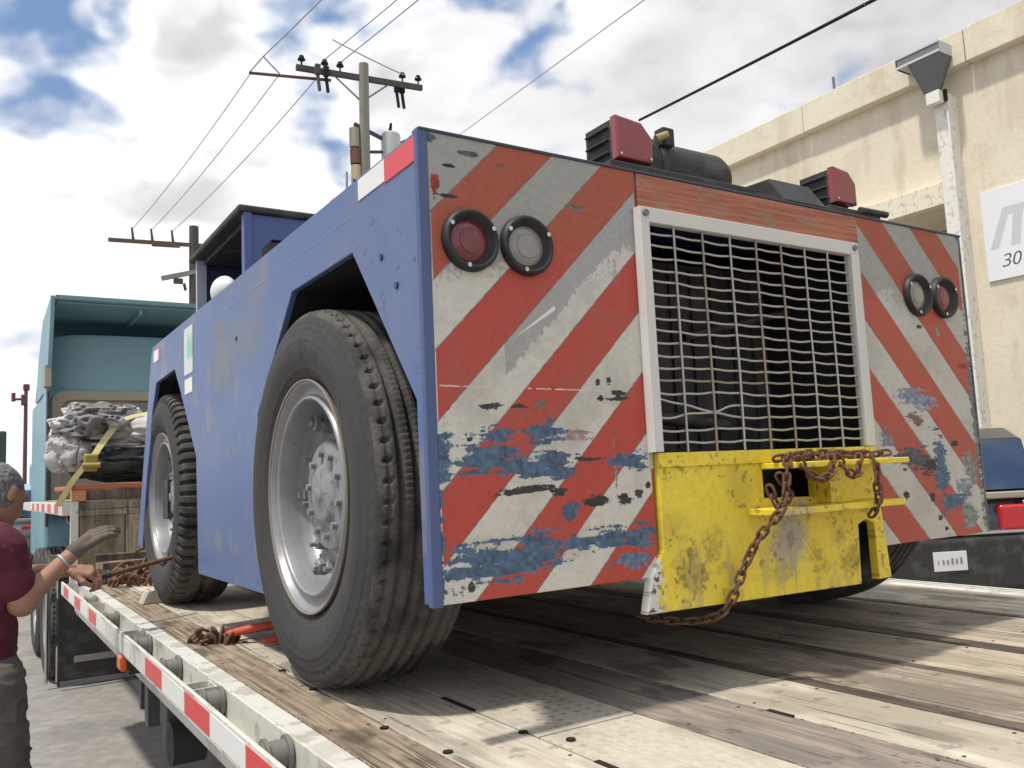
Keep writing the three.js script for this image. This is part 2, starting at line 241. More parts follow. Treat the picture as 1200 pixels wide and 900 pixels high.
function stripes(x0, x1, mirrored, list, s) {
  const y0 = 0.29, y1 = 1.33, W = 640, H = 1088;
  return tex(W, H, (u, v) => {
    const x = mix(x0, x1, u), y = mix(y0, y1, v); let c = mirrored ? 3.28 + 0.008 - (x + y) : 1.115 - (y - x);
    const edge = (fbm(u * 60, v * 100, 60, 100, s + 2, 2) - 0.5) * 0.006, k = Math.floor((c + edge) / (mirrored ? 0.1535 : 0.153));
    let red = c + edge >= 0 && k % 2 === 0;
    if (mirrored ? x > 2.085 : x < 0.026) red = false;     // the painted edge strip by the corner
    if (!mirrored && x > 0.612) red = true;
    const g1 = fbm(u * 5, v * 9, 5, 9, s + 4, 5), g2 = fbm(u * 60, v * 100, 60, 100, s + 6, 3), reed = Math.sin((mirrored ? x + y : y - x) * 620 + 5 * g1) * 0.5 + 0.5;
    const topGrey = ss(0.42, 0.5, (y - 0.97 - 0.16 * (mirrored ? 0.5 : x)) * 1.6 + 0.42 + (g1 - 0.5) * 0.25 + (g2 - 0.5) * 0.2);   // greyer, duller colour towards the top, with a blotchy outline
    let col = red ? mixc([0.43, 0.055, 0.04], [0.35, 0.1, 0.058], Math.max(topGrey * 0.8, mirrored ? 0.35 : 0)) : mixc([0.58, 0.555, 0.5], [0.29, 0.29, 0.275], Math.max(topGrey * 0.85, mirrored ? 0.3 : 0));
    if (!mirrored && !red && k === 3 && x > 0.2 && (c - 0.459) / 0.153 + (g2 - 0.5) * 0.2 < 0.5) col = [0.34, 0.345, 0.34];   // the upper left half of this white stripe, greyer
    const dirt = ss(0.52, 0.72, g1); col = mixc(col, red ? [0.33, 0.09, 0.06] : [0.36, 0.34, 0.3], dirt * 0.45);
    const kk = (0.9 + 0.2 * g2) * (0.95 + 0.08 * reed); col = col.map((q) => q * kk);
    let h = 0.7 + 0.06 * (reed - 0.5);
    const line = Math.abs(c / 0.153 - Math.round(c / 0.153)) < 0.014 && c > -0.02; if (line) { col = mixc(col, [0.12, 0.09, 0.08], 0.55); h -= 0.1; }
    if (!mirrored && Math.abs(y - 0.757 + 0.01 * x) < 0.0016 && x > 0.03 && x < 0.52 && g2 > 0.4) col = [0.6, 0.5, 0.45];
    if (!mirrored) { const t = (x - 0.225) / 0.12, yc = 0.868 + (x - 0.225) * 0.66; if (t > 0 && t < 1 && Math.abs(y - yc) < 0.006 * t) { col = [0.72, 0.7, 0.67]; } }   // a bright fresh scratch
    const [m, cc] = scrape(x, y, list, s, u, v); if (m > 0) { const kd = 0.35 + 1.3 * g2; col = mixc(col, cc.map((q) => q * kd), m); h = mix(h, 0.25, m); }
    return [col[0], col[1], col[2], h, 0.5 + 0.25 * topGrey + 0.15 * m];
  }, { bump: true, rough: true });
}
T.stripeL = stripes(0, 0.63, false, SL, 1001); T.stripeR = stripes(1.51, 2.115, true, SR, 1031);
T.header = tex(1024, 128, (u, v) => {
  const g = fbm(u * 6, v * 22, 6, 22, 1051, 4), f = fbm(u * 60, v * 40, 60, 40, 1055, 3), w = ss(0.6, 0.72, fbm(u * 20, v * 5, 20, 5, 1059, 4)); let c = mixc([0.3, 0.1, 0.06], [0.4, 0.15, 0.09], clamp(0.5 + (g - 0.5) * 3)); c = mixc(c, [0.24, 0.18, 0.14], w * 0.6); const k = 0.85 + 0.3 * f; return [c[0] * k, c[1] * k, c[2] * k, 0.5 + (g - 0.5)];
}, { bump: true });
T.blue = tex(1536, 512, (u, v) => {
  const z = mix(-3.8, 0.2, u), y = v * 1.4; const a = fbm(u * 9, v * 4, 9, 4, 1101, 5), b = fbm(u * 150, v * 60, 150, 60, 1105, 3), st = fbm(u * 90, v * 3, 90, 3, 1109, 3);
  const e = (fbm(u * 40, v * 16, 40, 16, 1121, 4) - 0.5) * 0.16;
  const ghost = (z0, z1, y0, y1) => ss(-0.03, 0.1, Math.min(z - z0, z1 - z, y - y0, y1 - y) + e * 0.5);
  const gh = Math.max(ghost(-1.88, -1.55, 0.9, 1.2), ghost(-1.62, -1.2, 0.94, 1.22) * 0.8, ghost(-1.4, -1.1, 1.0, 1.3) * 0.6);
  let c = mixc([0.056, 0.107, 0.275], [0.074, 0.13, 0.29], clamp(0.5 + (a - 0.5) * 2)); c = mixc(c, [0.27, 0.275, 0.255], gh * 0.55 * (0.5 + a)); c = mixc(c, [0.15, 0.16, 0.24], ss(0.55, 0.72, a) * 0.35);
  const chip = ss(0.76, 0.79, fbm(u * 120, v * 50, 120, 50, 1131, 3)) * ss(0.55, 0.65, fbm(u * 8, v * 4, 8, 4, 1135, 3)); c = mixc(c, [0.05, 0.045, 0.05], chip * 0.35);
  const mud = ss(0.6, 0.75, fbm(u * 30, v * 12, 30, 12, 1141, 4) + 0.14 * ss(0.34, 0.22, y)); c = mixc(c, [0.2, 0.18, 0.17], mud * 0.5);
  const k = 0.93 + 0.1 * b + 0.06 * (st - 0.5); const wv = fbm(u * 14, v * 5, 14, 5, 1151, 2), seam = Math.min(Math.abs(z + 1.28), Math.abs(z + 2.08), Math.abs(y - 1.235) < 0.004 && z < -0.4 ? 0.003 : 1), sm = ss(0.006, 0.002, seam); c = mixc(c, [0.13, 0.13, 0.17], 0.25 * sm * ss(0.4, 0.6, st)); return [c[0] * k, c[1] * k, c[2] * k, 0.5 + 0.55 * (wv - 0.5) + 0.12 * (a - 0.5) - 0.15 * chip + 0.1 * sm, 0.3 + 0.2 * a + 0.25 * gh];
}, { bump: true, rough: true });
T.yellow = tex(1024, 512, (u, v) => {
  const x = mix(0.53, 1.55, u), y = mix(0.19, 0.63, v); const a = fbm(u * 6, v * 3, 6, 3, 1201, 5), b = fbm(u * 90, v * 40, 90, 40, 1205, 3), run = fbm(u * 34, v * 3, 34, 3, 1209, 4);
  let c = mixc([0.8, 0.63, 0.05], [0.75, 0.57, 0.055], a); let h = 0.7;
  const blob = (cx, cy, rx, ry) => ss(-0.1, 0.75, 1 - Math.hypot((x - cx) / rx, (y - cy) / ry) + (a - 0.5) * 1.6 + (b - 0.5) * 1.1);
  const g = Math.max(blob(0.72, 0.3, 0.06, 0.06), blob(0.8, 0.36, 0.05, 0.06) * 0.8, blob(0.68, 0.42, 0.07, 0.06) * 0.4, blob(0.84, 0.3, 0.05, 0.04) * 0.7, blob(1.2, 0.3, 0.06, 0.08) * 0.8, blob(1.33, 0.27, 0.07, 0.04) * 0.8, blob(0.9, 0.5, 0.05, 0.06) * 0.35, blob(1.05, 0.26, 0.1, 0.04) * 0.5, blob(1.3, 0.34, 0.03, 0.03) * 0.6);
  c = mixc(c, mixc([0.32, 0.25, 0.06], [0.08, 0.07, 0.04], ss(0.35, 0.65, b)), g * 0.7);
  const bare = blob(1.1, 0.35, 0.09, 0.13); c = mixc(c, [0.3, 0.3, 0.31], bare * 0.85); h -= 0.25 * bare;
  const runs = ss(0.6, 0.72, run) * ss(0.42, 0.3, y + (a - 0.5) * 0.1); c = mixc(c, [0.45, 0.36, 0.16], runs * 0.55);
  const wl = ss(0.44, 0.56, 0.5 + (0.6 - x) * 9 + (b - 0.5) * 0.5 + (a - 0.5) * 0.5) * ss(0.42, 0.36, y + (b - 0.5) * 0.03); c = mixc(c, [0.62, 0.6, 0.56], wl); const ch = wl * ss(0.62, 0.68, fbm(u * 60, v * 30, 60, 30, 1221, 3)); c = mixc(c, [0.12, 0.08, 0.06], ch);
  const sp = ss(0.66, 0.7, fbm(u * 70, v * 32, 70, 32, 1231, 3)) * ss(0.42, 0.6, a); c = mixc(c, [0.07, 0.05, 0.03], sp * 0.5); const k = 0.88 + 0.24 * b; return [c[0] * k, c[1] * k, c[2] * k, h + 0.2 * (b - 0.5), 0.45 + 0.3 * g + 0.2 * wl];
}, { bump: true, rough: true });

const M = {
  concrete: mat(T.concrete, { roughness: 0.92, bumpScale: 0.004 }), brown: mat(T.wood_brown, { roughness: 0.9, bumpScale: 0.004 }), pale: mat(T.wood_pale, { roughness: 0.88, bumpScale: 0.003 }), mid: mat(T.wood_mid, { roughness: 0.9, bumpScale: 0.003 }),
  wdark: mat(T.wood_dark, { roughness: 0.9, bumpScale: 0.003 }), worn: mat(T.wood_worn, { roughness: 0.88, bumpScale: 0.003 }), punched: mat(T.punched, { roughness: 0.75, bumpScale: 0.002 }), rail: mat(T.railwhite, { roughness: 0.62, bumpScale: 0.001 }),
  stucco: mat(T.stucco, { roughness: 0.95, bumpScale: 0.003 }), pipe: mat(T.pipewhite, { roughness: 0.7, bumpScale: 0.002 }), rust: mat(T.rust, { roughness: 0.85, bumpScale: 0.001 }), rubber: mat(T.rubber, { bumpScale: 0.0008 }), tread: mat(T.tread, { roughness: 0.95, bumpScale: 0.002 }),
  silver: mat(T.silver, { bumpScale: 0.0006, metalness: 0.35 }), black: mat(T.black, { bumpScale: 0.0006 }), teal: mat(T.teal), tarp: mat(T.tarp, { roughness: 0.75, bumpScale: 0.006 }), pole: mat(T.pole, { roughness: 0.95, bumpScale: 0.006 }),
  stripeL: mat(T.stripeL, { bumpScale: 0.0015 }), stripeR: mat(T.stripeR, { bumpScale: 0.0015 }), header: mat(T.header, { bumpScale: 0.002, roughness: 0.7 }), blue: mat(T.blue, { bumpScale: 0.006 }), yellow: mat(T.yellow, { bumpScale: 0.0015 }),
  stripeW: flat(0.5, 0.48, 0.43, { roughness: 0.65 }), grille2: flat(0.3, 0.25, 0.185, { roughness: 0.8 }), blue2: flat(0.06, 0.1, 0.26, { roughness: 0.45 }), sticker: mat(tex(64, 64, (u, v) => { const g = ss(0.25, 0.4, v) * ss(0.95, 0.6, v) * ss(0.2, 0.5, u); return mixc([0.6, 0.62, 0.6], [0.1, 0.5, 0.22], g * 0.8); }), { roughness: 0.4 }),
  mid2: mat(T.wood_mid, { roughness: 0.9, bumpScale: 0.003, color: new THREE.Color().setRGB(1.25, 1.25, 1.22) }), mid3: mat(T.wood_mid, { roughness: 0.9, bumpScale: 0.003, color: new THREE.Color().setRGB(0.75, 0.7, 0.62) }), pale2: mat(T.wood_pale, { roughness: 0.9, bumpScale: 0.003, color: new THREE.Color().setRGB(0.9, 0.88, 0.84) }),
  grey2: flat(0.17, 0.165, 0.15, { roughness: 0.7 }), rustred: flat(0.42, 0.14, 0.07, { roughness: 0.75 }), orange2: flat(0.55, 0.25, 0.12, { roughness: 0.75 }), redpaint: flat(0.5, 0.07, 0.04, { roughness: 0.6 }), tarp2: flat(0.42, 0.405, 0.39, { roughness: 0.7 }), tarpdark: flat(0.035, 0.04, 0.038, { roughness: 0.6 }),
  strap: flat(0.5, 0.45, 0.2, { roughness: 0.8 }), strap2: flat(0.28, 0.23, 0.1, { roughness: 0.8 }), brass: flat(0.35, 0.27, 0.08, { roughness: 0.5, metalness: 0.4 }),
  lampred: flat(0.12, 0.045, 0.05), poledark: flat(0.075, 0.07, 0.06, { roughness: 0.9 }), polebrown: flat(0.11, 0.075, 0.06, { roughness: 0.9 }), wire: flat(0.3, 0.3, 0.32),
  lintel: mat(T.pipewhite, { color: new THREE.Color().setRGB(1, 0.95, 0.82), roughness: 0.8 }),
  bezel: flat(0.016, 0.016, 0.016, { roughness: 0.55 }),
  redlens2: new THREE.MeshPhysicalMaterial({ color: new THREE.Color().setRGB(0.23, 0.018, 0.03), roughness: 0.25, clearcoat: 0.7, clearcoatRoughness: 0.15 }),
  navy: flat(0.03, 0.045, 0.12, { roughness: 0.5 }), redtape: flat(0.62, 0.05, 0.06, { roughness: 0.35 }), whitetape: flat(0.72, 0.72, 0.7, { roughness: 0.35 }), redlens: new THREE.MeshPhysicalMaterial({ color: new THREE.Color().setRGB(0.15, 0.014, 0.02), roughness: 0.28, clearcoat: 0.6, clearcoatRoughness: 0.2 }),
  clearlens: new THREE.MeshPhysicalMaterial({ color: new THREE.Color().setRGB(0.24, 0.23, 0.215), roughness: 0.25, clearcoat: 0.7, clearcoatRoughness: 0.15 }), steel: flat(0.34, 0.33, 0.31, { roughness: 0.45, metalness: 0.6 }), orange: flat(0.75, 0.13, 0.03, { roughness: 0.35 }), chrome: flat(0.6, 0.6, 0.6, { roughness: 0.15, metalness: 1 }),
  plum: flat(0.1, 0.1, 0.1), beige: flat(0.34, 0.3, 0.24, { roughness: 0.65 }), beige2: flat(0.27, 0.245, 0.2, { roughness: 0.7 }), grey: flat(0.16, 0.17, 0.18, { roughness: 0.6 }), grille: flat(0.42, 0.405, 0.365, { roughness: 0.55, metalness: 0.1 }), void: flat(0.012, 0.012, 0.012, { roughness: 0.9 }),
};

// ------------------------------------------------------------------ the setting
{ const g = new THREE.PlaneGeometry(1600, 1600); g.rotateX(-Math.PI / 2); g.translate(0, GROUND, 0); struct('street', boxUV(g), M.concrete, 'pale worn concrete street'); }
struct('pavement', bx(10.2, 40, GROUND - 0.1, GROUND + 0.13, -60, 40, 0.02), M.concrete, 'raised concrete pavement in front of the warehouse');

// ------------------------------------------------------------------ warehouse
{
  const b = thing('warehouse', 'cream stucco warehouse with a jutting cornice and a white downpipe', 'building', [11.1, GROUND, -8]);
  const X = 11.1, R0 = -4.97, C0 = 6.07, C1 = 6.56;
  part(b, 'wall', merge([bx(X, X + 14, GROUND, C0, R0, 20), bx(X, X + 14, 4.14, C0, -11.3, R0), bx(X, X + 14, GROUND, C0, -26, -11.3)]), M.stucco);
  [-26.1, -21.4, -15.3, -10.16, -7.25, -5.0, -4.48, -1.05, 3.2, 8, 13, 20].forEach((z, k, a) => { if (k) { const d = (hash(k, 3, 8) - 0.5) * 0.02; part(b, 'cornice_block', bx(X - 0.17 - d, X + 0.4, C0 + d * 0.2, C1 + d, a[k - 1] + 0.006, z - 0.006, 0.014), M.stucco); } });
  part(b, 'loading_bay', merge([bx(X + 1.2, X + 1.26, GROUND, 4.13, -11.3, R0), bx(X + 0.02, X + 1.2, GROUND, 4.13, R0 - 0.04, R0 - 0.004)]), M.stucco);
  part(b, 'lintel', bx(X - 0.2, X + 0.05, 4.15, 4.48, -11.6, R0, 0.012), M.lintel);
  part(b, 'pilaster', bx(X - 0.25, X + 0.05, GROUND, 5.72, -4.95, -4.75, 0.01), M.pipe);
  const h = sub(b, 'leader_head', [10.76, 6, -4.95]), lead = flat(0.55, 0.54, 0.52, { roughness: 0.5 });
  part(h, 'slot', bx(10.6, 10.606, 6.27, 6.37, -5.298, -4.66), M.grey); part(h, 'rim', merge([bx(10.606, 10.618, 6.23, 6.4, -5.3, -4.656), bx(10.588, 10.606, 6.37, 6.4, -5.31, -4.65), bx(10.588, 10.606, 6.23, 6.265, -5.31, -4.65), bx(10.612, 10.93, 6.23, 6.4, -4.676, -4.656), bx(10.612, 10.93, 6.232, 6.244, -5.28, -4.676)]), lead);
  part(h, 'throat', bx(10.62, 10.92, 6.245, 6.395, -5.33, -4.68), M.void);
  { const s = new THREE.CylinderGeometry(0.29, 0.115, 0.48, 4, 1); s.rotateY(Math.PI / 4); s.scale(0.8, 1, 1.15); s.translate(10.766, 5.985, -4.9); part(h, 'funnel', boxUV(s.toNonIndexed()), flat(0.15, 0.155, 0.17, { roughness: 0.6 })); }
  part(h, 'outlet', bx(10.69, 10.8, 5.56, 5.74, -4.97, -4.77, 0.01), M.pipe); part(h, 'clip', bx(10.8, 10.84, 5.58, 5.75, -4.82, -4.73), M.void);
  part(b, 'rod', bar([X - 0.14, 6.1, -6.62], [X - 0.14, 6.78, -6.62], 0.022), M.grey);
  const cv = document.createElement('canvas'); cv.width = 1024; cv.height = 405; const c = cv.getContext('2d');   // the printed sign board
  c.fillStyle = '#e2e3e6'; c.fillRect(0, 0, 1024, 405); c.fillStyle = '#c3c5ca'; c.beginPath(); c.moveTo(22, 268); c.lineTo(92, 92); c.lineTo(260, 92); c.lineTo(260, 124); c.lineTo(176, 124); c.lineTo(150, 268); c.lineTo(112, 268); c.lineTo(132, 130); c.lineTo(112, 130); c.lineTo(60, 268); c.closePath(); c.fill();
  c.fillStyle = '#2c2c2c'; c.font = 'italic 76px sans-serif'; c.fillText('30', 62, 352);
  const tx = new THREE.CanvasTexture(cv); tx.colorSpace = THREE.SRGBColorSpace;
  const s = bx(X - 0.03, X + 0.01, 2.926, 4.196, -4.56, -1.35, 0.004); fitUV(s, (x, y, z) => [(z + 4.56) / 3.21, (y - 2.926) / 1.27]);
  part(b, 'sign_board', s, new THREE.MeshStandardMaterial({ map: tx, roughness: 0.5 }));
}

// ------------------------------------------------------------------ wheels
function tyreGeo(R, w, kind) {                            // axis along x, outer sidewall at x = -0.03; real grooves and lugs
  const h = w / 2, xc = h - 0.03, raw = [[-h + 0.035, 0.322], [-h + 0.02, 0.345], [-h + 0.008, 0.375], [-h, 0.42], [-h + 0.004, 0.455], [-h + 0.012, 0.482], [-h + 0.018, 0.505], [-h + 0.028, 0.518], [-h + 0.045, 0.5245], [-h * 0.35, 0.529], [0, 0.53]];
  const left = new THREE.CatmullRomCurve3(raw.map(([a, b]) => new THREE.Vector3(a, b * R / 0.53, 0)), false, 'centripetal').getSpacedPoints(60);
  const prof = [...left, ...left.slice(0, -1).reverse().map((p) => new THREE.Vector3(-p.x, p.y, 0))];
  const N = kind === 'lug' ? 64 * 12 : 68 * 9, n = prof.length, pos = [], uv = [], idx = []; let L = 0; const len = prof.map((p, i) => (L += i ? p.distanceTo(prof[i - 1]) : 0));
  const split = [];
  for (let i = 0; i <= N; i++) {
    const a = i / N * Math.PI * 2;
    for (let j = 0; j < n; j++) {
      const p = prof[j], ax = Math.abs(p.x); let r = p.y, x = p.x; const crown = r > 0.503 * R / 0.53;
      if (kind === 'rib') {
        if (crown) { for (const g of [0.0, 0.036, 0.074]) r -= 0.012 * ss(0.0085, 0.0055, Math.abs(ax - g)); if (i % 3 === 0 && ax < 0.066) r -= 0.003; const ph = (i % 9) / 9, edge = ss(0.0125, 0.007, Math.abs(ax - (h - 0.044))); if (ph > 0.3 && ph < 0.5) r -= 0.011 * edge; r -= 0.006 * ss(0.005, 0.002, Math.abs(ax - (h - 0.044))); }
        else { r += 0; x += Math.sign(p.x) * 0.002 * (ss(0.004, 0.001, Math.abs(r - 0.36)) + ss(0.004, 0.001, Math.abs(r - 0.475)) + ss(0.003, 0.001, Math.abs(r - 0.443))); if (Math.abs(r - 0.408) < 0.017 && hash(Math.floor(i / 5), 3, 17) > 0.35 && mod(i, 306) < 95 && i % 5 > 0) x += Math.sign(p.x) * 0.0014; if (Math.abs(r - 0.49) < 0.006 && i % 9 < 4) x += Math.sign(p.x) * 0.0012; }
      } else {
        const shift = p.x > 0 ? 6 : 0, ph = ((i + shift) % 12) / 12;
        if (r > 0.478 * R / 0.53) { if (ph > 0.5 && ph < 0.88 && ax > 0.07) r -= 0.022 * ss(0.478, 0.5, r / R * 0.53), x -= Math.sign(p.x) * 0.008 * (r < 0.512 ? 1 : 0); if (crown && ax < 0.012) r -= 0.014; }
        else x += Math.sign(p.x) * 0.002 * ss(0.004, 0.001, Math.abs(r - 0.37));
      }
      pos.push(x + xc, r * Math.cos(a), r * Math.sin(a)); uv.push(a * 0.5, len[j]);
    }
  }
  for (let i = 0; i < N; i++) for (let j = 0; j < n - 1; j++) { const a = i * n + j, b = a + n; idx.push(a, a + 1, b, b, a + 1, b + 1); split.push(prof[j].y > 0.505 * R / 0.53); }
  const g = new THREE.BufferGeometry(); g.setAttribute('position', new THREE.Float32BufferAttribute(pos, 3)); g.setAttribute('uv', new THREE.Float32BufferAttribute(uv, 2));
  // groups: sidewall rubber first, dusty tread second
  const s0 = [], s1 = []; split.forEach((t, q) => (t ? s1 : s0).push(...idx.slice(q * 6, q * 6 + 6))); g.setIndex([...s0, ...s1]); g.addGroup(0, s0.length, 0); g.addGroup(s0.length, s1.length, 1); g.computeVertexNormals(); return g;
}
const lathe = (pts, seg = 72) => { const g = new THREE.LatheGeometry(pts.map(([x, r]) => new THREE.Vector2(r, x)), seg); g.rotateZ(-Math.PI / 2); const p = g.attributes.position; fitUV(g, (x, y, z) => [Math.atan2(y, z) * 0.25, x + Math.hypot(y, z)]); return g; };   // (x along the axle, radius)
const G = {};
G.rib = tyreGeo(0.53, 0.3, 'rib'); G.lug = tyreGeo(0.53, 0.3, 'lug');
G.rim = lathe([[0.016, 0.316], [-0.004, 0.326], [-0.012, 0.323], [-0.009, 0.316], [0.006, 0.312], [0.014, 0.305], [0.016, 0.29], [0.012, 0.284], [0.002, 0.2815], [-0.003, 0.278], [-0.003, 0.273], [0.004, 0.2695], [0.03, 0.266], [0.06, 0.2625]]);
G.well = lathe([[0.058, 0.262], [0.08, 0.258], [0.1, 0.25], [0.108, 0.235], [0.108, 0.2], [0.1, 0.185], [0.1, 0.1], [0.1, 0]]);
G.hub = lathe([[0.1, 0.182], [0.094, 0.178], [0.086, 0.16], [0.065, 0.157], [0.056, 0.153], [0.05, 0.146], [0.048, 0.088], [0.038, 0.082], [0.034, 0.066], [0.034, 0.024], [0.026, 0.02], [0.026, 0]], 48);
G.nut = (() => { const a = new THREE.CylinderGeometry(0.017, 0.019, 0.034, 6); a.rotateZ(Math.PI / 2); a.translate(-0.012, 0, 0); const b = new THREE.CylinderGeometry(0.008, 0.008, 0.03, 6); b.rotateZ(Math.PI / 2); b.translate(-0.035, 0, 0); return merge([a, b]); })();
G.bolt = (() => { const a = new THREE.CylinderGeometry(0.011, 0.011, 0.014, 6); a.rotateZ(Math.PI / 2); a.translate(-0.006, 0, 0); return a; })();
G.clamp = (() => merge([bx(-0.012, 0.012, -0.022, 0.022, -0.018, 0.018, 0.006), bx(-0.024, -0.01, -0.01, 0.01, -0.012, 0.012, 0.004)]))();
G.lip = lathe([[0.0, 0.3235], [-0.01, 0.329], [-0.016, 0.328], [-0.014, 0.322], [-0.002, 0.319]], 72);
function wheel(root, P, kind, side = 1, spin = 0) {
  const w = sub(root, 'wheel', P); if (side < 0) w.rotation.y = Math.PI; const put = (n, g, m, p = [0, 0, 0]) => { const o = new THREE.Mesh(g, m); o.name = n; o.castShadow = o.receiveShadow = true; o.position.set(...p); w.add(o); return o; };
  put('tyre', G[kind], [M.rubber, M.tread]); put('rim', G.rim, M.silver); put('rim_disc', G.well, M.silver); put('rim_edge', G.lip, M.rust2); put('hub', G.hub, M.silver);
  for (let k = 0; k < 10; k++) { const a = (k + spin) / 10 * Math.PI * 2; put('lug_nut', G.nut, M.silver, [0.106, 0.218 * Math.cos(a), 0.218 * Math.sin(a)]); }
  for (let k = 0; k < 10; k++) { const a = (k + 0.5 + spin) / 10 * Math.PI * 2; put('hub_bolt', G.bolt, M.silver, [0.048, 0.118 * Math.cos(a), 0.118 * Math.sin(a)]); }
  for (let k = 0; k < 6; k++) { const a = (k + 0.2 + spin) / 6 * Math.PI * 2, o = put('rim_clamp', G.clamp, M.silver, [0.075, 0.247 * Math.cos(a), 0.247 * Math.sin(a)]); o.rotation.x = a; }
  return w;
}
M.rust2 = flat(0.2, 0.175, 0.14, { roughness: 0.7 }); 

// ------------------------------------------------------------------ the blue tow tractor
const tug = thing('tow_tractor', 'low blue airport tow tractor with red and white striped rear, chained on the trailer deck', 'tow tractor', [1.05, 0, -1.8]);
{
  const W = 2.115, YT = 1.321, YB = 0.2975, b = tug;
  const UVB = (g) => fitUV(g, (x, y, z) => [(z + 3.8) / 4, y / 1.4]);
  const side = [[0, YB], [0, YT], [-3.16, YT], [-3.2, 1.28], [-3.63, 0.265], [-3.466, 0.265], [-3.41, 0.455], [-3.336, 0.64], [-3.235, 0.815], [-3.18, 0.97], [-3.06, 1.12], [-2.6, 1.13], [-2.46, 1.0], [-2.16, 0.7], [-2.13, 0.215], [-1.21, 0.215], [-1.245, 0.8], [-0.87, 1.14], [-0.39, 1.14], [-0.05, 0.73], [-0.045, YB]];
  const pl = plateYZ(side, 0, 0.02, [], 0.003); part(b, 'side_panel', UVB(pl), M.blue);
  part(b, 'side_panel', UVB(plateYZ(side, W - 0.02, W, [], 0.003)), M.blue);
  // arch returns: the plate edges folded inwards
  const ret = (pts, x0, x1) => merge(pts.slice(1).map((q, i) => { const p = pts[i], g = new THREE.BoxGeometry(x1 - x0, 0.008, Math.hypot(q[0] - p[0], q[1] - p[1])); g.rotateX(-Math.atan2(q[1] - p[1], q[0] - p[0])); g.translate((x0 + x1) / 2, (p[1] + q[1]) / 2 + 0.008, (p[0] + q[0]) / 2); return boxUV(g); }));
  const A1 = [[-1.215, 0.25], [-1.25, 0.8], [-0.87, 1.145], [-0.38, 1.145], [-0.04, 0.73]], A2 = [[-3.2, 0.98], [-3.06, 1.125], [-2.6, 1.135], [-2.46, 1.005], [-2.155, 0.7], [-2.125, 0.23]];
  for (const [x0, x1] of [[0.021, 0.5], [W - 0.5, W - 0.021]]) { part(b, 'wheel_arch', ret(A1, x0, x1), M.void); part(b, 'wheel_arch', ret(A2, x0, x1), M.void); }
  part(b, 'chassis', merge([bx(0.45, W - 0.45, 0.3, 1.25, -3.5, -0.7), bx(0.45, W - 0.45, 0.3, 0.55, -0.7, -0.12), bx(0.14, 0.4, 0.36, 1.25, -2.08, -1.3), bx(0.05, W - 0.05, 0.42, 0.62, -0.82, -0.7), bx(0.05, W - 0.05, 0.42, 0.62, -3.16, -3.04), bx(0.3, W - 0.3, 0.4, 1.2, -3.55, -3.5)]), M.black);
  part(b, 'deck_plate', merge([bx(0.021, W - 0.021, 1.3, 1.318, -3.15, -0.014), bx(0.3, W - 0.3, 1.318, 1.335, -1.9, -0.2, 0.006)]), M.navy);
  part(b, 'corner_flange', bx(-0.004, 0.022, YB - 0.004, YT + 0.004, -0.016, 0.002, 0.003), flat(0.07, 0.1, 0.22, { roughness: 0.6 }));
  // rear face
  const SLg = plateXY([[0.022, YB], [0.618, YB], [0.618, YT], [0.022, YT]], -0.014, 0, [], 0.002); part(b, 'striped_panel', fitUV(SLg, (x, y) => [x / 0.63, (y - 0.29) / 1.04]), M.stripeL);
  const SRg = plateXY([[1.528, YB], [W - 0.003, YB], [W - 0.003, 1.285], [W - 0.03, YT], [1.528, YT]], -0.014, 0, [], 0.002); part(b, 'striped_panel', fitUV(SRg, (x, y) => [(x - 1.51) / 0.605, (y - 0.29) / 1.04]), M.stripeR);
  const hd = plateXY([[0.6205, 1.2], [1.5255, 1.2], [1.5255, 1.318], [0.6205, 1.318]], -0.016, 0.004, [], 0.002); part(b, 'header_panel', fitUV(hd, (x, y) => [(x - 0.62) / 0.91, (y - 1.2) / 0.118]), M.header, undefined, 'faded orange red panel above the grille');
  part(b, 'top_trim', bx(0.0, W, YT - 0.001, YT + 0.006, -0.03, 0.004, 0.002), flat(0.05, 0.06, 0.08, { roughness: 0.7 }));
  for (const [x0, x1] of [[0.605, 0.6195], [1.481, 1.5275]]) part(b, 'side_strip', bx(x0, x1, 0.56, 1.2, -0.012, 0.0015), M.stripeW);
  // grille: white frame, seven uprights, eighteen cross bars (each a part), the radiator behind
  part(b, 'grille_frame', plateXY([[0.603, 0.6], [0.633, 0.6], [0.633, 1.183], [1.448, 1.183], [1.448, 0.6], [1.485, 0.6], [1.485, 1.222], [0.603, 1.222]], 0.002, 0.03, [], 0.002), flat(0.6, 0.59, 0.56, { roughness: 0.6 }));
  const gz = 0.02, r2 = rng(5);
  for (let k = 0; k < 7; k++) { const x = 0.723 + k * 0.1035; part(b, 'grille_bar', tube([[x, 0.598, gz], [x + 0.001 * (k % 3 - 1), 0.8, gz + 0.001], [x - 0.001 * (k % 2), 1.0, gz], [x, 1.186, gz]], 0.0031, 20, 6), k === 1 || k === 3 || k === 4 ? M.grille2 : M.grille); }
  for (let k = 0; k < 18; k++) {
    const y = 1.158 - k * 0.0315, dy = (r2() - 0.5) * 0.007, pts = []; for (let i = 0; i <= 16; i++) { const x = 0.63 + i * 0.0515, s = (i * 0.0515 - 0.093) / 0.1035; pts.push([x, y + dy * Math.sin(i * 0.9 + k) + 0.0016 * Math.cos(s * Math.PI * 2) + (k === 14 && i < 5 ? (i - 2) * -0.009 : 0) + (k === 15 && i > 1 && i < 6 ? 0.012 * Math.sin((i - 1) * 0.63) : 0), gz - 0.006]); }
    part(b, 'grille_bar', tube(pts, 0.0031, 40, 5), k === 12 ? M.grille2 : M.grille);
  }
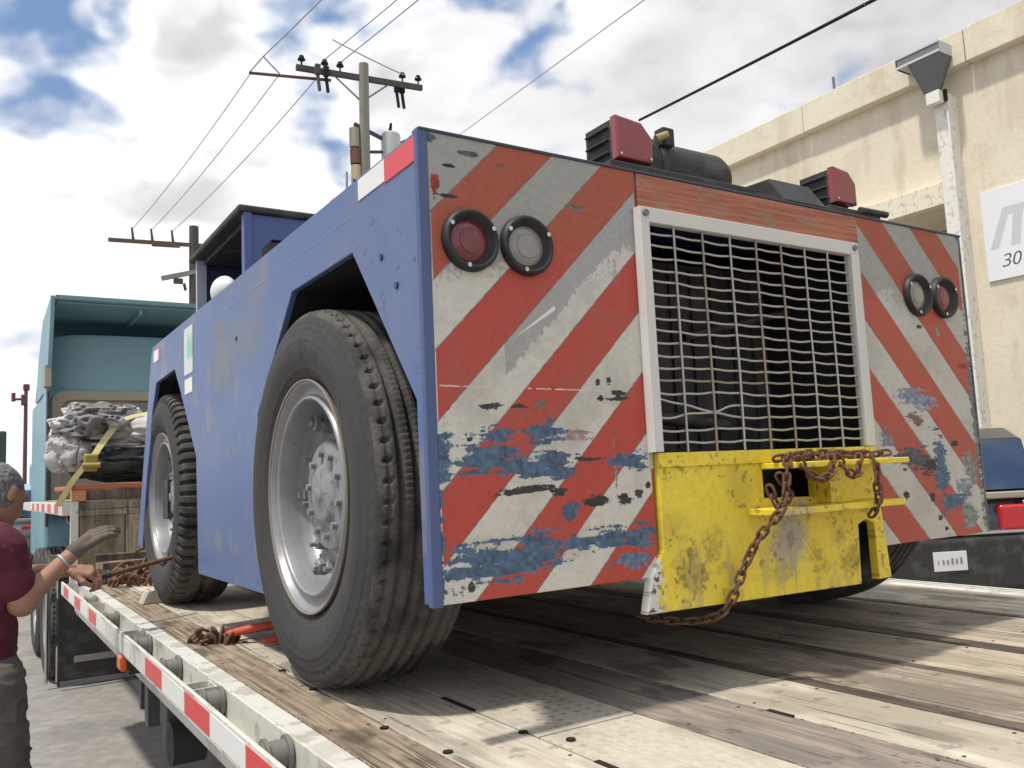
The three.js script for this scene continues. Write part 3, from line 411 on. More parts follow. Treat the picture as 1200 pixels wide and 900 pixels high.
  part(b, 'radiator', merge([bx(0.62, 1.46, 0.6, 1.2, -0.34, -0.33), ...Array.from({ length: 9 }, (_, k) => bx(0.66 + k * 0.09, 0.668 + k * 0.09, 0.62, 1.18, -0.329, -0.32)), bar([0.64, 0.72, -0.2], [1.1, 0.68, -0.2], 0.02), bar([1.0, 0.95, -0.25], [1.44, 1.05, -0.22], 0.012)]), M.black);
  part(b, 'engine_bay', merge([bx(0.605, 0.62, 0.3, 1.3, -0.7, -0.016), bx(1.49, 1.505, 0.3, 1.3, -0.7, -0.016), bx(0.62, 1.49, 0.58, 0.595, -0.7, -0.02)]), M.void);
  for (const [x, y] of [[0.62, 1.205], [1.465, 1.205]]) { const g = disc(0.009, 0.006, 8); g.rotateX(Math.PI / 2); part(b, 'screw', g, M.grey, [x, y, 0.03]); }
  // lamps in rubber bezels
  const lamp = (x, y, red, tag) => {
    const l = sub(b, 'tail_lamp', [x, y, 0]); l.userData.label = tag;
    const z = (g) => { g.rotateX(Math.PI / 2); return g; }, put = (n, g, m, q = [0, 0, 0]) => { const o = new THREE.Mesh(g, m); o.name = n; o.castShadow = o.receiveShadow = true; o.position.set(...q); l.add(o); };
    put('bezel', z(new THREE.LatheGeometry([[0.046, 0.0015], [0.056, 0.012], [0.06, 0.02], [0.066, 0.02], [0.0705, 0.013], [0.0715, 0.0]].map(([a, c]) => new THREE.Vector2(a, c)), 40)), M.bezel);
    put('lens', z(new THREE.LatheGeometry([[0, 0.011], [0.02, 0.0105], [0.035, 0.0075], [0.047, 0.002]].map(([a, c]) => new THREE.Vector2(a, c)), 32)), red ? M.redlens : M.clearlens);
    put('lens_ring', z(new THREE.TorusGeometry(0.028, 0.002, 6, 28).rotateX(Math.PI / 2).translate(0, 0.0085, 0)), red ? M.redlens : M.clearlens);
    for (const a of [0.5, 2.6, 4.5]) put('screw', z(disc(0.0055, 0.005, 8)), M.chrome, [0.061 * Math.cos(a), 0.061 * Math.sin(a), 0.0165]);
  };
  lamp(0.119, 1.083, true, 'outer red lamp beside the blue side'); lamp(0.27, 1.087, false, 'clear reversing lamp'); lamp(1.815, 1.09, false, 'clear reversing lamp'); lamp(1.966, 1.093, true, 'outer red lamp');
  // yellow bumper plate with a notch, its flared foot, the drawbar jaw of two plates
  const yl = plateXY([[0.626, 0.598], [0.626, 0.36], [0.585, 0.3], [0.563, 0.213], [1.385, 0.2], [1.392, 0.37], [1.43, 0.385], [1.468, 0.37], [1.47, 0.205], [1.53, 0.205], [1.49, 0.598]], -0.016, 0.012, [[[1.0, 0.468], [1.215, 0.462], [1.215, 0.548], [1.0, 0.55]]], 0.003);
  part(b, 'bumper', fitUV(yl, (x, y) => [(x - 0.53) / 1.02, (y - 0.19) / 0.44]), M.yellow, undefined, 'scraped yellow bumper plate');
  const yf = (g) => fitUV(g, (x, y, z) => [(x - 0.53 + z) / 1.02, (y - 0.19) / 0.44]);
  part(b, 'bumper_strip', yf(bx(0.622, 1.493, 0.562, 0.598, 0.0125, 0.02, 0.002)), M.yellow);
  part(b, 'hitch_plate', yf(merge([bx(0.99, 1.49, 0.545, 0.561, 0.0125, 0.13, 0.003)])), M.yellow); part(b, 'hitch_plate', yf(bx(0.93, 1.47, 0.425, 0.443, 0.0125, 0.12, 0.003)), M.yellow);
  part(b, 'hitch_cheek', yf(merge([bx(1.215, 1.31, 0.444, 0.544, 0.0125, 0.06), bx(1.32, 1.47, 0.444, 0.544, 0.0125, 0.03)])), M.yellow);
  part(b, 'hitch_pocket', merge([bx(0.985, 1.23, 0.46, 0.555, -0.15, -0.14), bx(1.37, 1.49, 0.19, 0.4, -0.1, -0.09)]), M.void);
  // on top: two red warning lamps in black housings, the silencer, a vent box
  const warn = (x0, x1, y0, y1, z, cut) => {
    const w = sub(b, 'warning_lamp', [(x0 + x1) / 2, y0, z]); const s = 0.035;
    part(w, 'housing', plateXY([[x0 + 0.004, y0], [x1 - 0.004, y0], [x1 - 0.004, y1 - 0.045], [x1 - s - 0.01, y1 - 0.006], [x0 + 0.004, y1 - 0.004]], z - 0.11, z, [], 0.003), M.black);
    part(w, 'lens', plateXY([[x0, y0], [x1, y0], [x1, y1 - 0.045], [x1 - s, y1 - 0.008], [x0, y1]], z + 0.0005, z + 0.03, [], 0.006), M.redlens2);
    for (const q of [[x0 + 0.01, y0 + 0.01], [x1 - 0.01, y0 + 0.01]]) { const g = disc(0.004, 0.003, 8); g.rotateX(Math.PI / 2); part(w, 'screw', g, M.chrome, [q[0], q[1], z + 0.03]); }
    for (let k = 0; k < 3; k++) part(w, 'fin', bx(x0 - 0.008, x0 + 0.003, y0 + 0.02 + k * 0.035, y0 + 0.026 + k * 0.035, z - 0.1, z - 0.005, 0.003), M.black);
    part(w, 'foot', bx(x0 - 0.02, x1 + 0.01, y0 - 0.06, y0 - 0.001, z - 0.08, z - 0.02), M.black);
  };
  warn(0.62, 0.745, 1.385, 1.503, -0.09); warn(1.54, 1.65, 1.395, 1.513, -0.1);
  const mf = lathe([[0, 0], [0, 0.05], [0.006, 0.075], [0.03, 0.088], [0.37, 0.088], [0.395, 0.078], [0.405, 0.055], [0.405, 0]], 36); part(b, 'silencer', mf, M.black, [0.745, 1.435, -0.22]);
  part(b, 'silencer_strap', merge([lathe([[0, 0.0885], [0, 0.094], [0.02, 0.094], [0.02, 0.0885]], 36).translate(0.85, 1.435, -0.22), bx(0.845, 0.89, 1.48, 1.535, -0.16, -0.12, 0.006)]), M.black);
  part(b, 'outlet_pipe', bar([0.815, 1.49, -0.12], [0.85, 1.505, -0.11], 0.012), flat(0.35, 0.26, 0.14, { roughness: 0.5, metalness: 0.5 }));
  part(b, 'vent_box', plateYZ([[-0.3, 1.32], [-0.02, 1.32], [-0.02, 1.34], [-0.08, 1.425], [-0.2, 1.43]], 1.23, 1.42, [], 0.004), M.black);
  part(b, 'vent_base', merge([bx(1.02, 1.47, 1.325, 1.345, -0.3, -0.02, 0.004), bx(1.45, 1.71, 1.335, 1.36, -0.2, -0.03, 0.006), bar([1.6, 1.36, -0.03], [1.74, 1.362, -0.03], 0.011), bx(0.56, 1.1, 1.325, 1.355, -0.3, -0.02, 0.004)]), M.black);
  part(b, 'air_cap', lathe([[0, 0.13], [0.025, 0.14], [0.045, 0.12], [0.06, 0.07], [0.062, 0]], 32).rotateZ(Math.PI / 2), M.black, [0.62, 1.34, -0.42]);
  { const g = new THREE.SphereGeometry(0.035, 16, 10, 0, 6.3, 0, 1.6); g.scale(1, 1.1, 1); part(b, 'beacon', g, M.orange, [0.06, 1.328, -0.62]); }
  for (const [y0, z, h] of [[1.32, -0.54, 0.1], [1.32, -0.5, 0.07]]) part(b, 'aerial', bar([0.05, y0, z], [0.06, y0 + h, z - 0.02], 0.003), M.grey);
  // open cab
  const c = sub(b, 'cab', [0.7, 1.32, -2.7]);
  part(c, 'roof', bx(0.19, 1.3, 1.8, 1.835, -3.2, -2.17, 0.012), M.black);
  part(c, 'post', beam([0.235, 1.3, -2.2], [0.235, 1.8, -2.2], 0.035, 0.045), M.blue2); part(c, 'post', beam([0.24, 1.3, -3.12], [0.24, 1.8, -3.12], 0.05, 0.03), flat(0.4, 0.43, 0.5)); part(c, 'post', beam([1.25, 1.3, -2.2], [1.25, 1.8, -2.2], 0.035, 0.045), M.blue2); part(c, 'post', beam([1.25, 1.3, -3.12], [1.25, 1.8, -3.12], 0.05, 0.03), M.navy);
  part(c, 'rear_wall', plateXY([[0.255, 1.32], [1.23, 1.32], [1.23, 1.8], [0.255, 1.8]], -2.21, -2.19, [[[0.3, 1.45], [0.34, 1.39], [1.1, 1.39], [1.14, 1.45], [1.14, 1.64], [1.1, 1.69], [0.35, 1.69], [0.3, 1.64]]], 0.002), M.blue2);
  part(c, 'rear_window', bx(0.285, 1.15, 1.38, 1.71, -2.217, -2.212), new THREE.MeshPhysicalMaterial({ color: new THREE.Color().setRGB(0.5, 0.42, 0.42), transmission: 1, roughness: 0.05, thickness: 0 }));
  part(c, 'roof_lining', bx(0.25, 1.24, 1.775, 1.798, -3.09, -2.23), M.black); part(c, 'dashboard', bx(0.28, 1.22, 1.32, 1.48, -3.15, -2.95, 0.02), M.black);
  part(c, 'seat', merge([bx(0.4, 0.8, 1.32, 1.42, -2.8, -2.4, 0.03), bx(0.4, 0.8, 1.36, 1.66, -2.42, -2.33, 0.03)]), M.black);
  { const g = new THREE.SphereGeometry(0.09, 20, 14); g.scale(0.6, 0.75, 1.2); part(c, 'mirror', g, flat(0.7, 0.7, 0.7, { roughness: 0.4 }), [0.15, 1.45, -2.28]); }
  part(c, 'side_wall', bx(1.235, 1.25, 1.32, 1.8, -3.1, -2.22), M.blue2); part(c, 'front_wall', bx(0.27, 1.23, 1.32, 1.79, -3.135, -3.125), M.navy);
  // tape, sticker, rivets on the side
  part(b, 'red_tape', bx(-0.0025, 0.001, 1.255, 1.312, -0.175, -0.016), M.redtape); part(b, 'white_tape', bx(-0.0025, 0.001, 1.26, 1.313, -0.335, -0.176), M.whitetape);
  part(b, 'red_tape', bx(-0.0025, 0.001, 1.23, 1.29, -3.0, -2.96), flat(0.65, 0.25, 0.3)); part(b, 'white_tape', bx(-0.0025, 0.001, 1.23, 1.29, -3.12, -3.001), M.whitetape);
  part(b, 'sticker', fitUV(bx(-0.002, 0.001, 1.07, 1.28, -2.38, -2.21), (x, y, z) => [(z + 2.38) / 0.17, (y - 1.07) / 0.21]), M.sticker); part(b, 'sticker', bx(-0.002, 0.001, 0.985, 1.05, -2.37, -2.22), M.whitetape);
  for (const [z, y] of [[-0.21, 1.085], [-0.13, 1.0], [-1.5, 1.1]]) { const g = disc(0.008, 0.004, 10); g.rotateZ(Math.PI / 2); part(b, 'rivet', g, M.navy, [0, y, z]); }
  for (const x of [0, W]) { const sd = x ? -1 : 1; wheel(b, [x + (x ? 0.1 : 0), 0.53, -0.757], 'rib', sd, 0.3); wheel(b, [x + sd * 0.03, 0.53, -3.03], 'lug', sd, 0.1); }
}

// ------------------------------------------------------------------ the step-deck trailer
const trailer = thing('flatbed_trailer', 'step deck flatbed trailer with worn plank floor and white side rail, carrying the blue tractor', 'trailer', [1.2, GROUND, -3]);
{
  const b = trailer, Z0 = -4.85, Z1 = 1.9, r = rng(11);
  const planks = [[-0.126, 0.009, M.brown], [0.016, 0.226, M.pale], [0.51, 0.738, M.worn], [0.747, 0.992, M.pale], [1.0, 1.045, M.wdark], [1.05, 1.34, M.mid], [1.347, 1.385, M.wdark], [1.39, 1.69, M.mid2], [1.7, 1.775, M.wdark], [1.782, 2.02, M.mid2], [2.026, 2.235, M.mid], [2.243, 2.275, M.wdark], [2.28, 2.505, M.pale2], [2.513, 2.7, M.pale2]];
  planks.forEach(([x0, x1, m], i) => { const g = bx(x0, x1, -0.036 - 0.004 * r(), -0.002 + (r() - 0.5) * 0.003, Z0, Z1, 0.003); const uv = g.attributes.uv; for (let k = 0; k < uv.count; k++) uv.setXY(k, uv.getX(k) + i * 0.37, uv.getY(k) + i * 0.71); part(b, 'plank', g, m); });
  for (const [z0, z1] of [[Z0, -2.62], [-2.61, -1.24], [-1.23, 0.012], [0.018, 1.1], [1.107, Z1]]) { const g = bx(0.233, 0.504, -0.03, -0.001 + (r() - 0.5) * 0.003, z0, z1, 0.002); part(b, 'deck_plate', g, M.punched); }
  for (const [x, z] of [[0.0, -0.27], [0.03, -0.02], [0.222, -0.03], [0.27, 0.08], [0.0, -0.75], [0.008, -1.05]]) part(b, 'bolt_head', disc(0.011, 0.003, 10), M.void, [x, -0.001, z]);
  { const gs = []; for (const [x0, x1] of planks) if (x1 - x0 > 0.1) for (let z = Z0 + 0.2; z < Z1; z += 0.48) for (const x of [x0 + 0.02, x1 - 0.02]) { const d = disc(0.0042, 0.002, 7); d.translate(x + (r() - 0.5) * 0.012, -0.0025, z + (r() - 0.5) * 0.03); gs.push(d); } const o = part(b, 'nail_heads', merge(gs), M.rust); o.userData.kind = 'stuff'; }
  for (const [x, z, l] of [[0.229, 0.22, 0.09], [0.229, -0.42, 0.16], [0.742, 0.2, 0.07]]) part(b, 'drain_slot', bx(x - 0.007, x + 0.007, -0.004, 0.0005, z, z + l), M.void);
  // white side sill, rub rail with reflective tape, stake pockets and spools between them, both sides
  for (const s of [0, 1]) {
    const mx = (g) => { if (s) { g.scale(-1, 1, 1); g.translate(2.575, 0, 0); const a = g.attributes.position.array, u = g.attributes.uv.array, nn = g.attributes.normal.array; for (let k = 0; k < a.length / 9; k++) for (const [q, w] of [[a, 3], [nn, 3], [u, 2]]) for (let t = 0; t < w; t++) { const i = k * 3 * w; [q[i + w + t], q[i + 2 * w + t]] = [q[i + 2 * w + t], q[i + w + t]]; } } return g; };
    part(b, 'side_sill', mx(merge([bx(-0.188, -0.129, -0.22, 0.0, Z0, Z1, 0.006), bx(-0.196, -0.186, -0.2, 0.005, Z0, Z1, 0.003)])), M.rail);
    part(b, 'rub_rail', mx(bx(-0.277, -0.265, -0.083, 0.0, Z0, Z1, 0.003)), M.rail); part(b, 'rail_foot', mx(bx(-0.264, -0.197, -0.083, -0.072, Z0, Z1, 0.002)), M.rail);
    for (let k = 0; k < 10; k++) { const z = Z1 - 0.55 - k * 1.2; if (z < Z0) break; part(b, 'stake_pocket', mx(merge([bx(-0.263, -0.197, -0.069, -0.004, z - 0.05, z - 0.044), bx(-0.263, -0.197, -0.069, -0.004, z + 0.044, z + 0.05), bx(-0.201, -0.1965, -0.069, -0.004, z - 0.044, z + 0.044)])), M.rail); }
    if (!s) {
      for (const z of [0.25, -0.34, -0.93, -1.5, -2.05, -2.9, -3.7]) part(b, 'pipe_spool', merge([bar([-0.262, -0.03, z], [-0.198, -0.03, z], 0.031, 0.031, 18), bar([-0.258, -0.03, z], [-0.25, -0.03, z], 0.04, 0.04, 18), bar([-0.21, -0.03, z], [-0.2, -0.03, z], 0.04, 0.04, 18)]), M.grey2);
      for (let k = 0; k < 9; k++) { const z = [0.55, -0.1, -0.74, -1.38, -2.35, -3.02, -3.7, -4.35, 1.15][k], red = k !== 4; if (red) part(b, 'red_tape', bx(-0.2785, -0.2765, -0.072, -0.012, z - 0.3, z), M.redtape); part(b, 'white_tape', bx(-0.2785, -0.2765, -0.072, -0.012, z + 0.002, z + 0.335), M.whitetape); }
      const l = sub(b, 'marker_lamp', [-0.25, -0.12, -2.25]); part(l, 'lens', bx(-0.285, -0.255, -0.15, -0.09, -2.31, -2.2, 0.012), M.orange); part(l, 'bracket', bx(-0.256, -0.2, -0.16, -0.084, -2.32, -2.19), M.black);
    }
  }
  part(b, 'cross_member', merge(Array.from({ length: 14 }, (_, k) => bx(-0.12, 2.7, -0.16, -0.045, Z1 - 0.3 - k * 0.48, Z1 - 0.24 - k * 0.48))), M.black);
  part(b, 'frame_beam', merge([bx(0.75, 0.9, -0.45, -0.165, Z0, Z1), bx(1.7, 1.85, -0.45, -0.165, Z0, Z1)]), M.black);
  // brackets and a folded leg hanging under the rail
  for (const q of [[-0.13, -0.1, -0.42, -0.2, -2.74, -2.7], [-0.13, -0.08, -0.46, -0.2, -2.6, -2.52], [-0.1, -0.04, -0.5, -0.2, -2.36, -2.26], [-0.13, -0.09, -0.5, -0.2, -1.14, -1.08], [-0.13, -0.08, -0.5, -0.2, -0.98, -0.9]]) part(b, 'leg_bracket', bx(...q, 0.005), M.plum);
  part(b, 'roller', bar([-0.1, -0.46, -2.2], [0.03, -0.46, -2.2], 0.085, 0.085, 20), M.rubber);
  // upper deck at the front
  part(b, 'upper_deck', merge([bx(-0.18, 2.7, 0.46, 0.52, -10, -4.9, 0.004)]), M.mid); part(b, 'upper_rail', bx(-0.275, -0.21, 0.43, 0.515, -9.5, -4.86, 0.004), M.rail);
  for (let k = 0; k < 5; k++) { part(b, 'red_tape', bx(-0.2775, -0.275, 0.44, 0.505, -5.45 - k * 0.62, -5.15 - k * 0.62), M.redtape); part(b, 'white_tape', bx(-0.2775, -0.275, 0.44, 0.505, -5.75 - k * 0.62, -5.46 - k * 0.62), M.whitetape); }
  for (let k = 0; k < 10; k++) part(b, 'bulkhead_board', bx(-0.17 + k * 0.29, 0.11 + k * 0.29, 0.0, 0.42, -4.92, -4.875, 0.004), k % 3 === 1 ? M.mid2 : M.mid3);
  part(b, 'bulkhead_post', bx(-0.225, -0.178, -0.02, 0.52, -4.9, -4.85, 0.004), M.rail); part(b, 'bulkhead_beam', bx(-0.17, 2.7, 0.42, 0.459, -4.94, -4.87, 0.003), M.mid); part(b, 'upper_frame', merge([bx(0.6, 0.75, 0.1, 0.46, -10, -4.95), bx(1.8, 1.95, 0.1, 0.46, -10, -4.95)]), M.black);
  // axles at the rear, out of the picture to the right but seen from beside
  for (const z of [0.9]) for (const x of [0.0, 2.3]) part(b, 'trailer_wheel', G.rib.clone().translate(x, -0.47, z), [M.rubber, M.tread]);
}

// load on the upper deck: an orange steel frame, folded tarps, a yellow strap
{
  const o = thing('steel_frame', 'rusty orange steel frame lying flat under the grey tarps', 'frame', [0.3, 0.52, -5]);
  part(o, 'edge_bar', merge([bx(-0.22, 1.6, 0.6, 0.635, -4.9, -4.86, 0.006)]), M.rustred); part(o, 'edge_bar', bx(-0.22, 1.6, 0.6, 0.635, -6.2, -6.16, 0.006), M.rustred);
  for (let k = 0; k < 6; k++) part(o, 'cross_bar', bx(-0.22 + k * 0.36, -0.17 + k * 0.36, 0.6, 0.632, -6.16, -4.9, 0.006), M.rustred);
  for (let k = 0; k < 4; k++) part(o, 'foot', bx(-0.22 + k * 0.55, -0.13 + k * 0.55, 0.522, 0.599, -4.95, -4.87, 0.006), M.orange2);
  const w = thing('timber_block', 'squared timber block under the orange frame on the upper deck', 'timber', [0, 0.522, -5.1]); part(w, 'block', bx(-0.12, 1.5, 0.524, 0.596, -5.3, -4.98, 0.008), M.mid);
}
function lump(c, s, seed, amp, fr) {                      // a soft heap of folded sheet
  const g = new THREE.IcosahedronGeometry(1, 24), p = g.attributes.position;
  for (let i = 0; i < p.count; i++) {
    let x = p.getX(i), y = p.getY(i), z = p.getZ(i); const n = fbm3(x * fr + seed, y * fr * 1.2, z * fr + seed, 2) - 0.5, f = Math.abs(fbm3(x * fr * 1.7 + seed + 9, y * fr * 2.2, z * fr * 1.7, 2) - 0.5);
    const k = 1 + amp * n - amp * 0.2 * ss(0.05, 0, f); y = Math.sign(y) * Math.pow(Math.abs(y), 0.8); p.setXYZ(i, x * k * s[0] + c[0], Math.max(y * k, -0.75) * s[1] + c[1], z * k * s[2] + c[2]);
  }
  g.computeVertexNormals(); return boxUV(mergeVertices(g, 1e-5).toNonIndexed());
}
const smooth = (g, tol = 1e-4) => { const uvless = g.clone(); uvless.deleteAttribute('uv'); uvless.deleteAttribute('normal'); const m = mergeVertices(uvless, tol); m.computeVertexNormals(); return m; };
function tarp(label, c, s, seed, m, amp = 0.5, fr = 2.2) { const t = thing('tarp_bundle', label, 'tarp', [c[0], c[1] - s[1] * 0.7, c[2]], undefined); const g = smooth(lump(c, s, seed, amp, fr)); fitUV(g, (x, y, z) => [x + z * 0.6, y + z * 0.4]); part(t, 'sheet', g, m); return t; }
tarp('blotchy grey and white tarp bundle, uppermost at the left of the load', [0.0, 1.06, -5.25], [0.3, 0.15, 0.3], 3, M.tarp, 0.9, 2.2);
tarp('pale grey tarp folded in a smooth roll over the load', [0.42, 1.0, -5.15], [0.42, 0.15, 0.3], 8, M.tarp2, 0.6, 1.2);
tarp('small pale tarp bundle sagging at the front left of the load', [-0.2, 0.84, -5.1], [0.15, 0.15, 0.18], 12, M.tarp2, 0.8, 1.4);
tarp('dark green black tarp folded under the pale ones', [0.38, 0.75, -5.2], [0.55, 0.14, 0.32], 17, M.tarpdark, 0.8, 1.4);
tarp('grey tarp fold lying over the dark one', [0.4, 0.87, -5.25], [0.5, 0.05, 0.36], 23, M.tarp, 0.8, 1.4);
{ const s = thing('ratchet_strap', 'yellow ratchet strap pulled down over the tarps', 'strap', [-0.1, 0.52, -4.9]);
  const ribbon = (pts, w) => { const c = new THREE.CatmullRomCurve3(pts.map(V)), g = new THREE.BoxGeometry(1, 1, 1, 1, 1, 40), p = g.attributes.position; for (let i = 0; i < p.count; i++) { const t = p.getZ(i) + 0.5, q = c.getPoint(t); p.setXYZ(i, q.x + p.getX(i) * w * 0.7, q.y + p.getY(i) * 0.006 - p.getX(i) * w * 0.3, q.z + p.getX(i) * w * 0.5); } g.computeVertexNormals(); return g; };
  part(s, 'webbing', ribbon([[0.36, 1.15, -5.05], [0.1, 1.07, -4.94], [-0.02, 0.93, -4.88], [-0.1, 0.8, -4.86]], 0.05), M.strap); part(s, 'webbing', ribbon([[-0.1, 0.8, -4.86], [-0.2, 0.68, -4.85], [-0.3, 0.5, -4.87]], 0.045), M.strap2); part(s, 'ratchet', merge([bx(-0.15, -0.06, 0.72, 0.84, -4.88, -4.83, 0.015), bar([-0.16, 0.76, -4.83], [-0.05, 0.76, -4.83], 0.02)]), M.brass); }
// dunnage and binder chain on the lower deck
{
  const r = rng(31);
  const chainHeap = thing('chain_heap', 'heap of rusty chain and hooks behind the front wheel', 'chain', [0.05, 0, -4.2]);
  for (let k = 0; k < 46; k++) { const g = new THREE.TorusGeometry(0.032, 0.009, 6, 12); g.scale(1.5, 1, 1); const o = part(chainHeap, 'link', g, M.rust, [-0.08 + 0.34 * r(), 0.012 + 0.13 * r() * r(), -4.45 + 0.42 * r()]); o.rotation.set(r() * 3, r() * 3, r() * 3); }
  part(chainHeap, 'hook', tube([[-0.06, 0.1, -4.1], [0.0, 0.14, -4.12], [0.06, 0.13, -4.16], [0.08, 0.09, -4.14], [0.05, 0.06, -4.1]], 0.011, 24), M.rust); part(chainHeap, 'hook', tube([[0.08, 0.2, -4.2], [0.14, 0.22, -4.2], [0.18, 0.19, -4.22], [0.17, 0.15, -4.2]], 0.011, 24), M.rust);
  for (let k = 0; k < 4; k++) { const d = thing('dunnage_board', ['short brown board lying lowest by the front wheel', 'grey board laid crosswise on the brown one by the front wheel', 'split timber batten leaning on the boards by the front wheel', 'dark timber batten topmost on the boards by the front wheel'][k], 'board', [0.05, k * 0.045, -4.5], 'dunnage boards'); const g = bx(-0.16, 0.4, -0.02, 0.02, -0.05, 0.05, 0.004), o = part(d, 'board', g, [M.brown, M.mid, M.mid3, M.wdark][k], [0.05, 0.022 + k * 0.045, -4.45 - 0.09 * (k % 2)]); o.rotation.y = [0.1, -0.22, 0.3, -0.1][k]; }
  const st = thing('timber_chock', 'small pale timber chock on the plank before the front wheel', 'chock', [-0.02, 0, -3.15]); part(st, 'wedge', plateXY([[-0.06, 0], [0.05, 0], [0.04, 0.03], [0.0, 0.07], [-0.035, 0.06]], -3.2, -3.1, [], 0.006), M.pale);
  const bd = thing('load_binder', 'orange lever load binder with rusty chain end on the deck by the rear wheel', 'load binder', [0.1, 0, -1.7]);
  part(bd, 'lever', tube([[0.0, 0.03, -1.66], [0.07, 0.05, -1.6], [0.2, 0.055, -1.58], [0.34, 0.05, -1.6]], 0.015, 30), M.redpaint); part(bd, 'lever', tube([[0.0, 0.025, -1.7], [0.08, 0.03, -1.7], [0.22, 0.032, -1.72], [0.36, 0.03, -1.74]], 0.015, 30), M.redpaint); part(bd, 'toggle', tube([[0.08, 0.018, -1.5], [0.2, 0.018, -1.47], [0.3, 0.018, -1.48]], 0.01, 20), M.redpaint); part(bd, 'pivot', bar([0.01, 0.0, -1.68], [0.01, 0.05, -1.68], 0.02), M.rust);
  for (let k = 0; k < 14; k++) { const g = new THREE.TorusGeometry(0.017, 0.0065, 6, 14); g.scale(1.5, 1, 1); const o = part(bd, 'link', g, M.rust, [0.02 - k * 0.009 + 0.012 * (k % 2), 0.012 + 0.02 * (k % 3 === 1), -1.69 - 0.008 * k + (k % 3) * 0.035]); o.rotation.set(k % 2 ? 1.4 : 0.4, 0.3 * k, 0.5 * (k % 3)); }
}
// the chain that ties the hitch down
{
  const c = thing('safety_chain', 'rusty steel chain looped over the yellow hitch and hanging to the deck', 'chain', [0.95, 0.3, 0.06]);
  const link = (() => { const pts = []; for (let i = 0; i < 24; i++) { const a = i / 24 * Math.PI * 2; pts.push(new THREE.Vector3(Math.cos(a) * 0.0095, Math.sin(a) * 0.0095 + Math.sign(Math.sin(a)) * 0.0085, 0)); } return new THREE.TubeGeometry(new THREE.CatmullRomCurve3(pts, true), 28, 0.0041, 6, true); })();
  const run = (pts, step = 0.0258) => { const cv = new THREE.CatmullRomCurve3(pts.map(V)), n = Math.round(cv.getLength() / step), up = new THREE.Vector3(0, 1, 0); for (let k = 0; k < n; k++) { const t = (k + 0.5) / n, p = cv.getPointAt(t), d = cv.getTangentAt(t), o = part(c, 'link', link, M.rust, [p.x, p.y, p.z]); o.quaternion.setFromUnitVectors(up, d); o.rotateY(k % 2 ? Math.PI / 2 + 0.25 : 0.2); } };
  run([[1.44, 0.577, 0.1], [1.36, 0.571, 0.06], [1.26, 0.575, 0.05], [1.16, 0.572, 0.09], [1.08, 0.573, 0.06], [1.0, 0.575, 0.1], [0.97, 0.55, 0.12], [0.955, 0.5, 0.125], [0.93, 0.44, 0.122], [0.9, 0.37, 0.07], [0.866, 0.29, 0.04], [0.835, 0.228, 0.03], [0.81, 0.19, 0.015], [0.775, 0.172, -0.02], [0.72, 0.17, -0.08], [0.68, 0.18, -0.16]]);
  run([[0.985, 0.572, 0.07], [1.06, 0.579, 0.1], [1.15, 0.582, 0.06], [1.26, 0.577, 0.09], [1.31, 0.571, 0.125], [1.318, 0.54, 0.138], [1.316, 0.5, 0.138], [1.325, 0.44, 0.13], [1.33, 0.4, 0.1]]);
  run([[1.0, 0.57, 0.13], [1.03, 0.53, 0.138], [1.08, 0.515, 0.14], [1.12, 0.53, 0.14], [1.15, 0.572, 0.12]]); run([[1.16, 0.573, 0.128], [1.19, 0.53, 0.138], [1.23, 0.52, 0.138], [1.27, 0.573, 0.12]]); run([[0.96, 0.53, 0.1], [0.98, 0.48, 0.11], [0.95, 0.45, 0.1], [0.93, 0.5, 0.09]]);
}

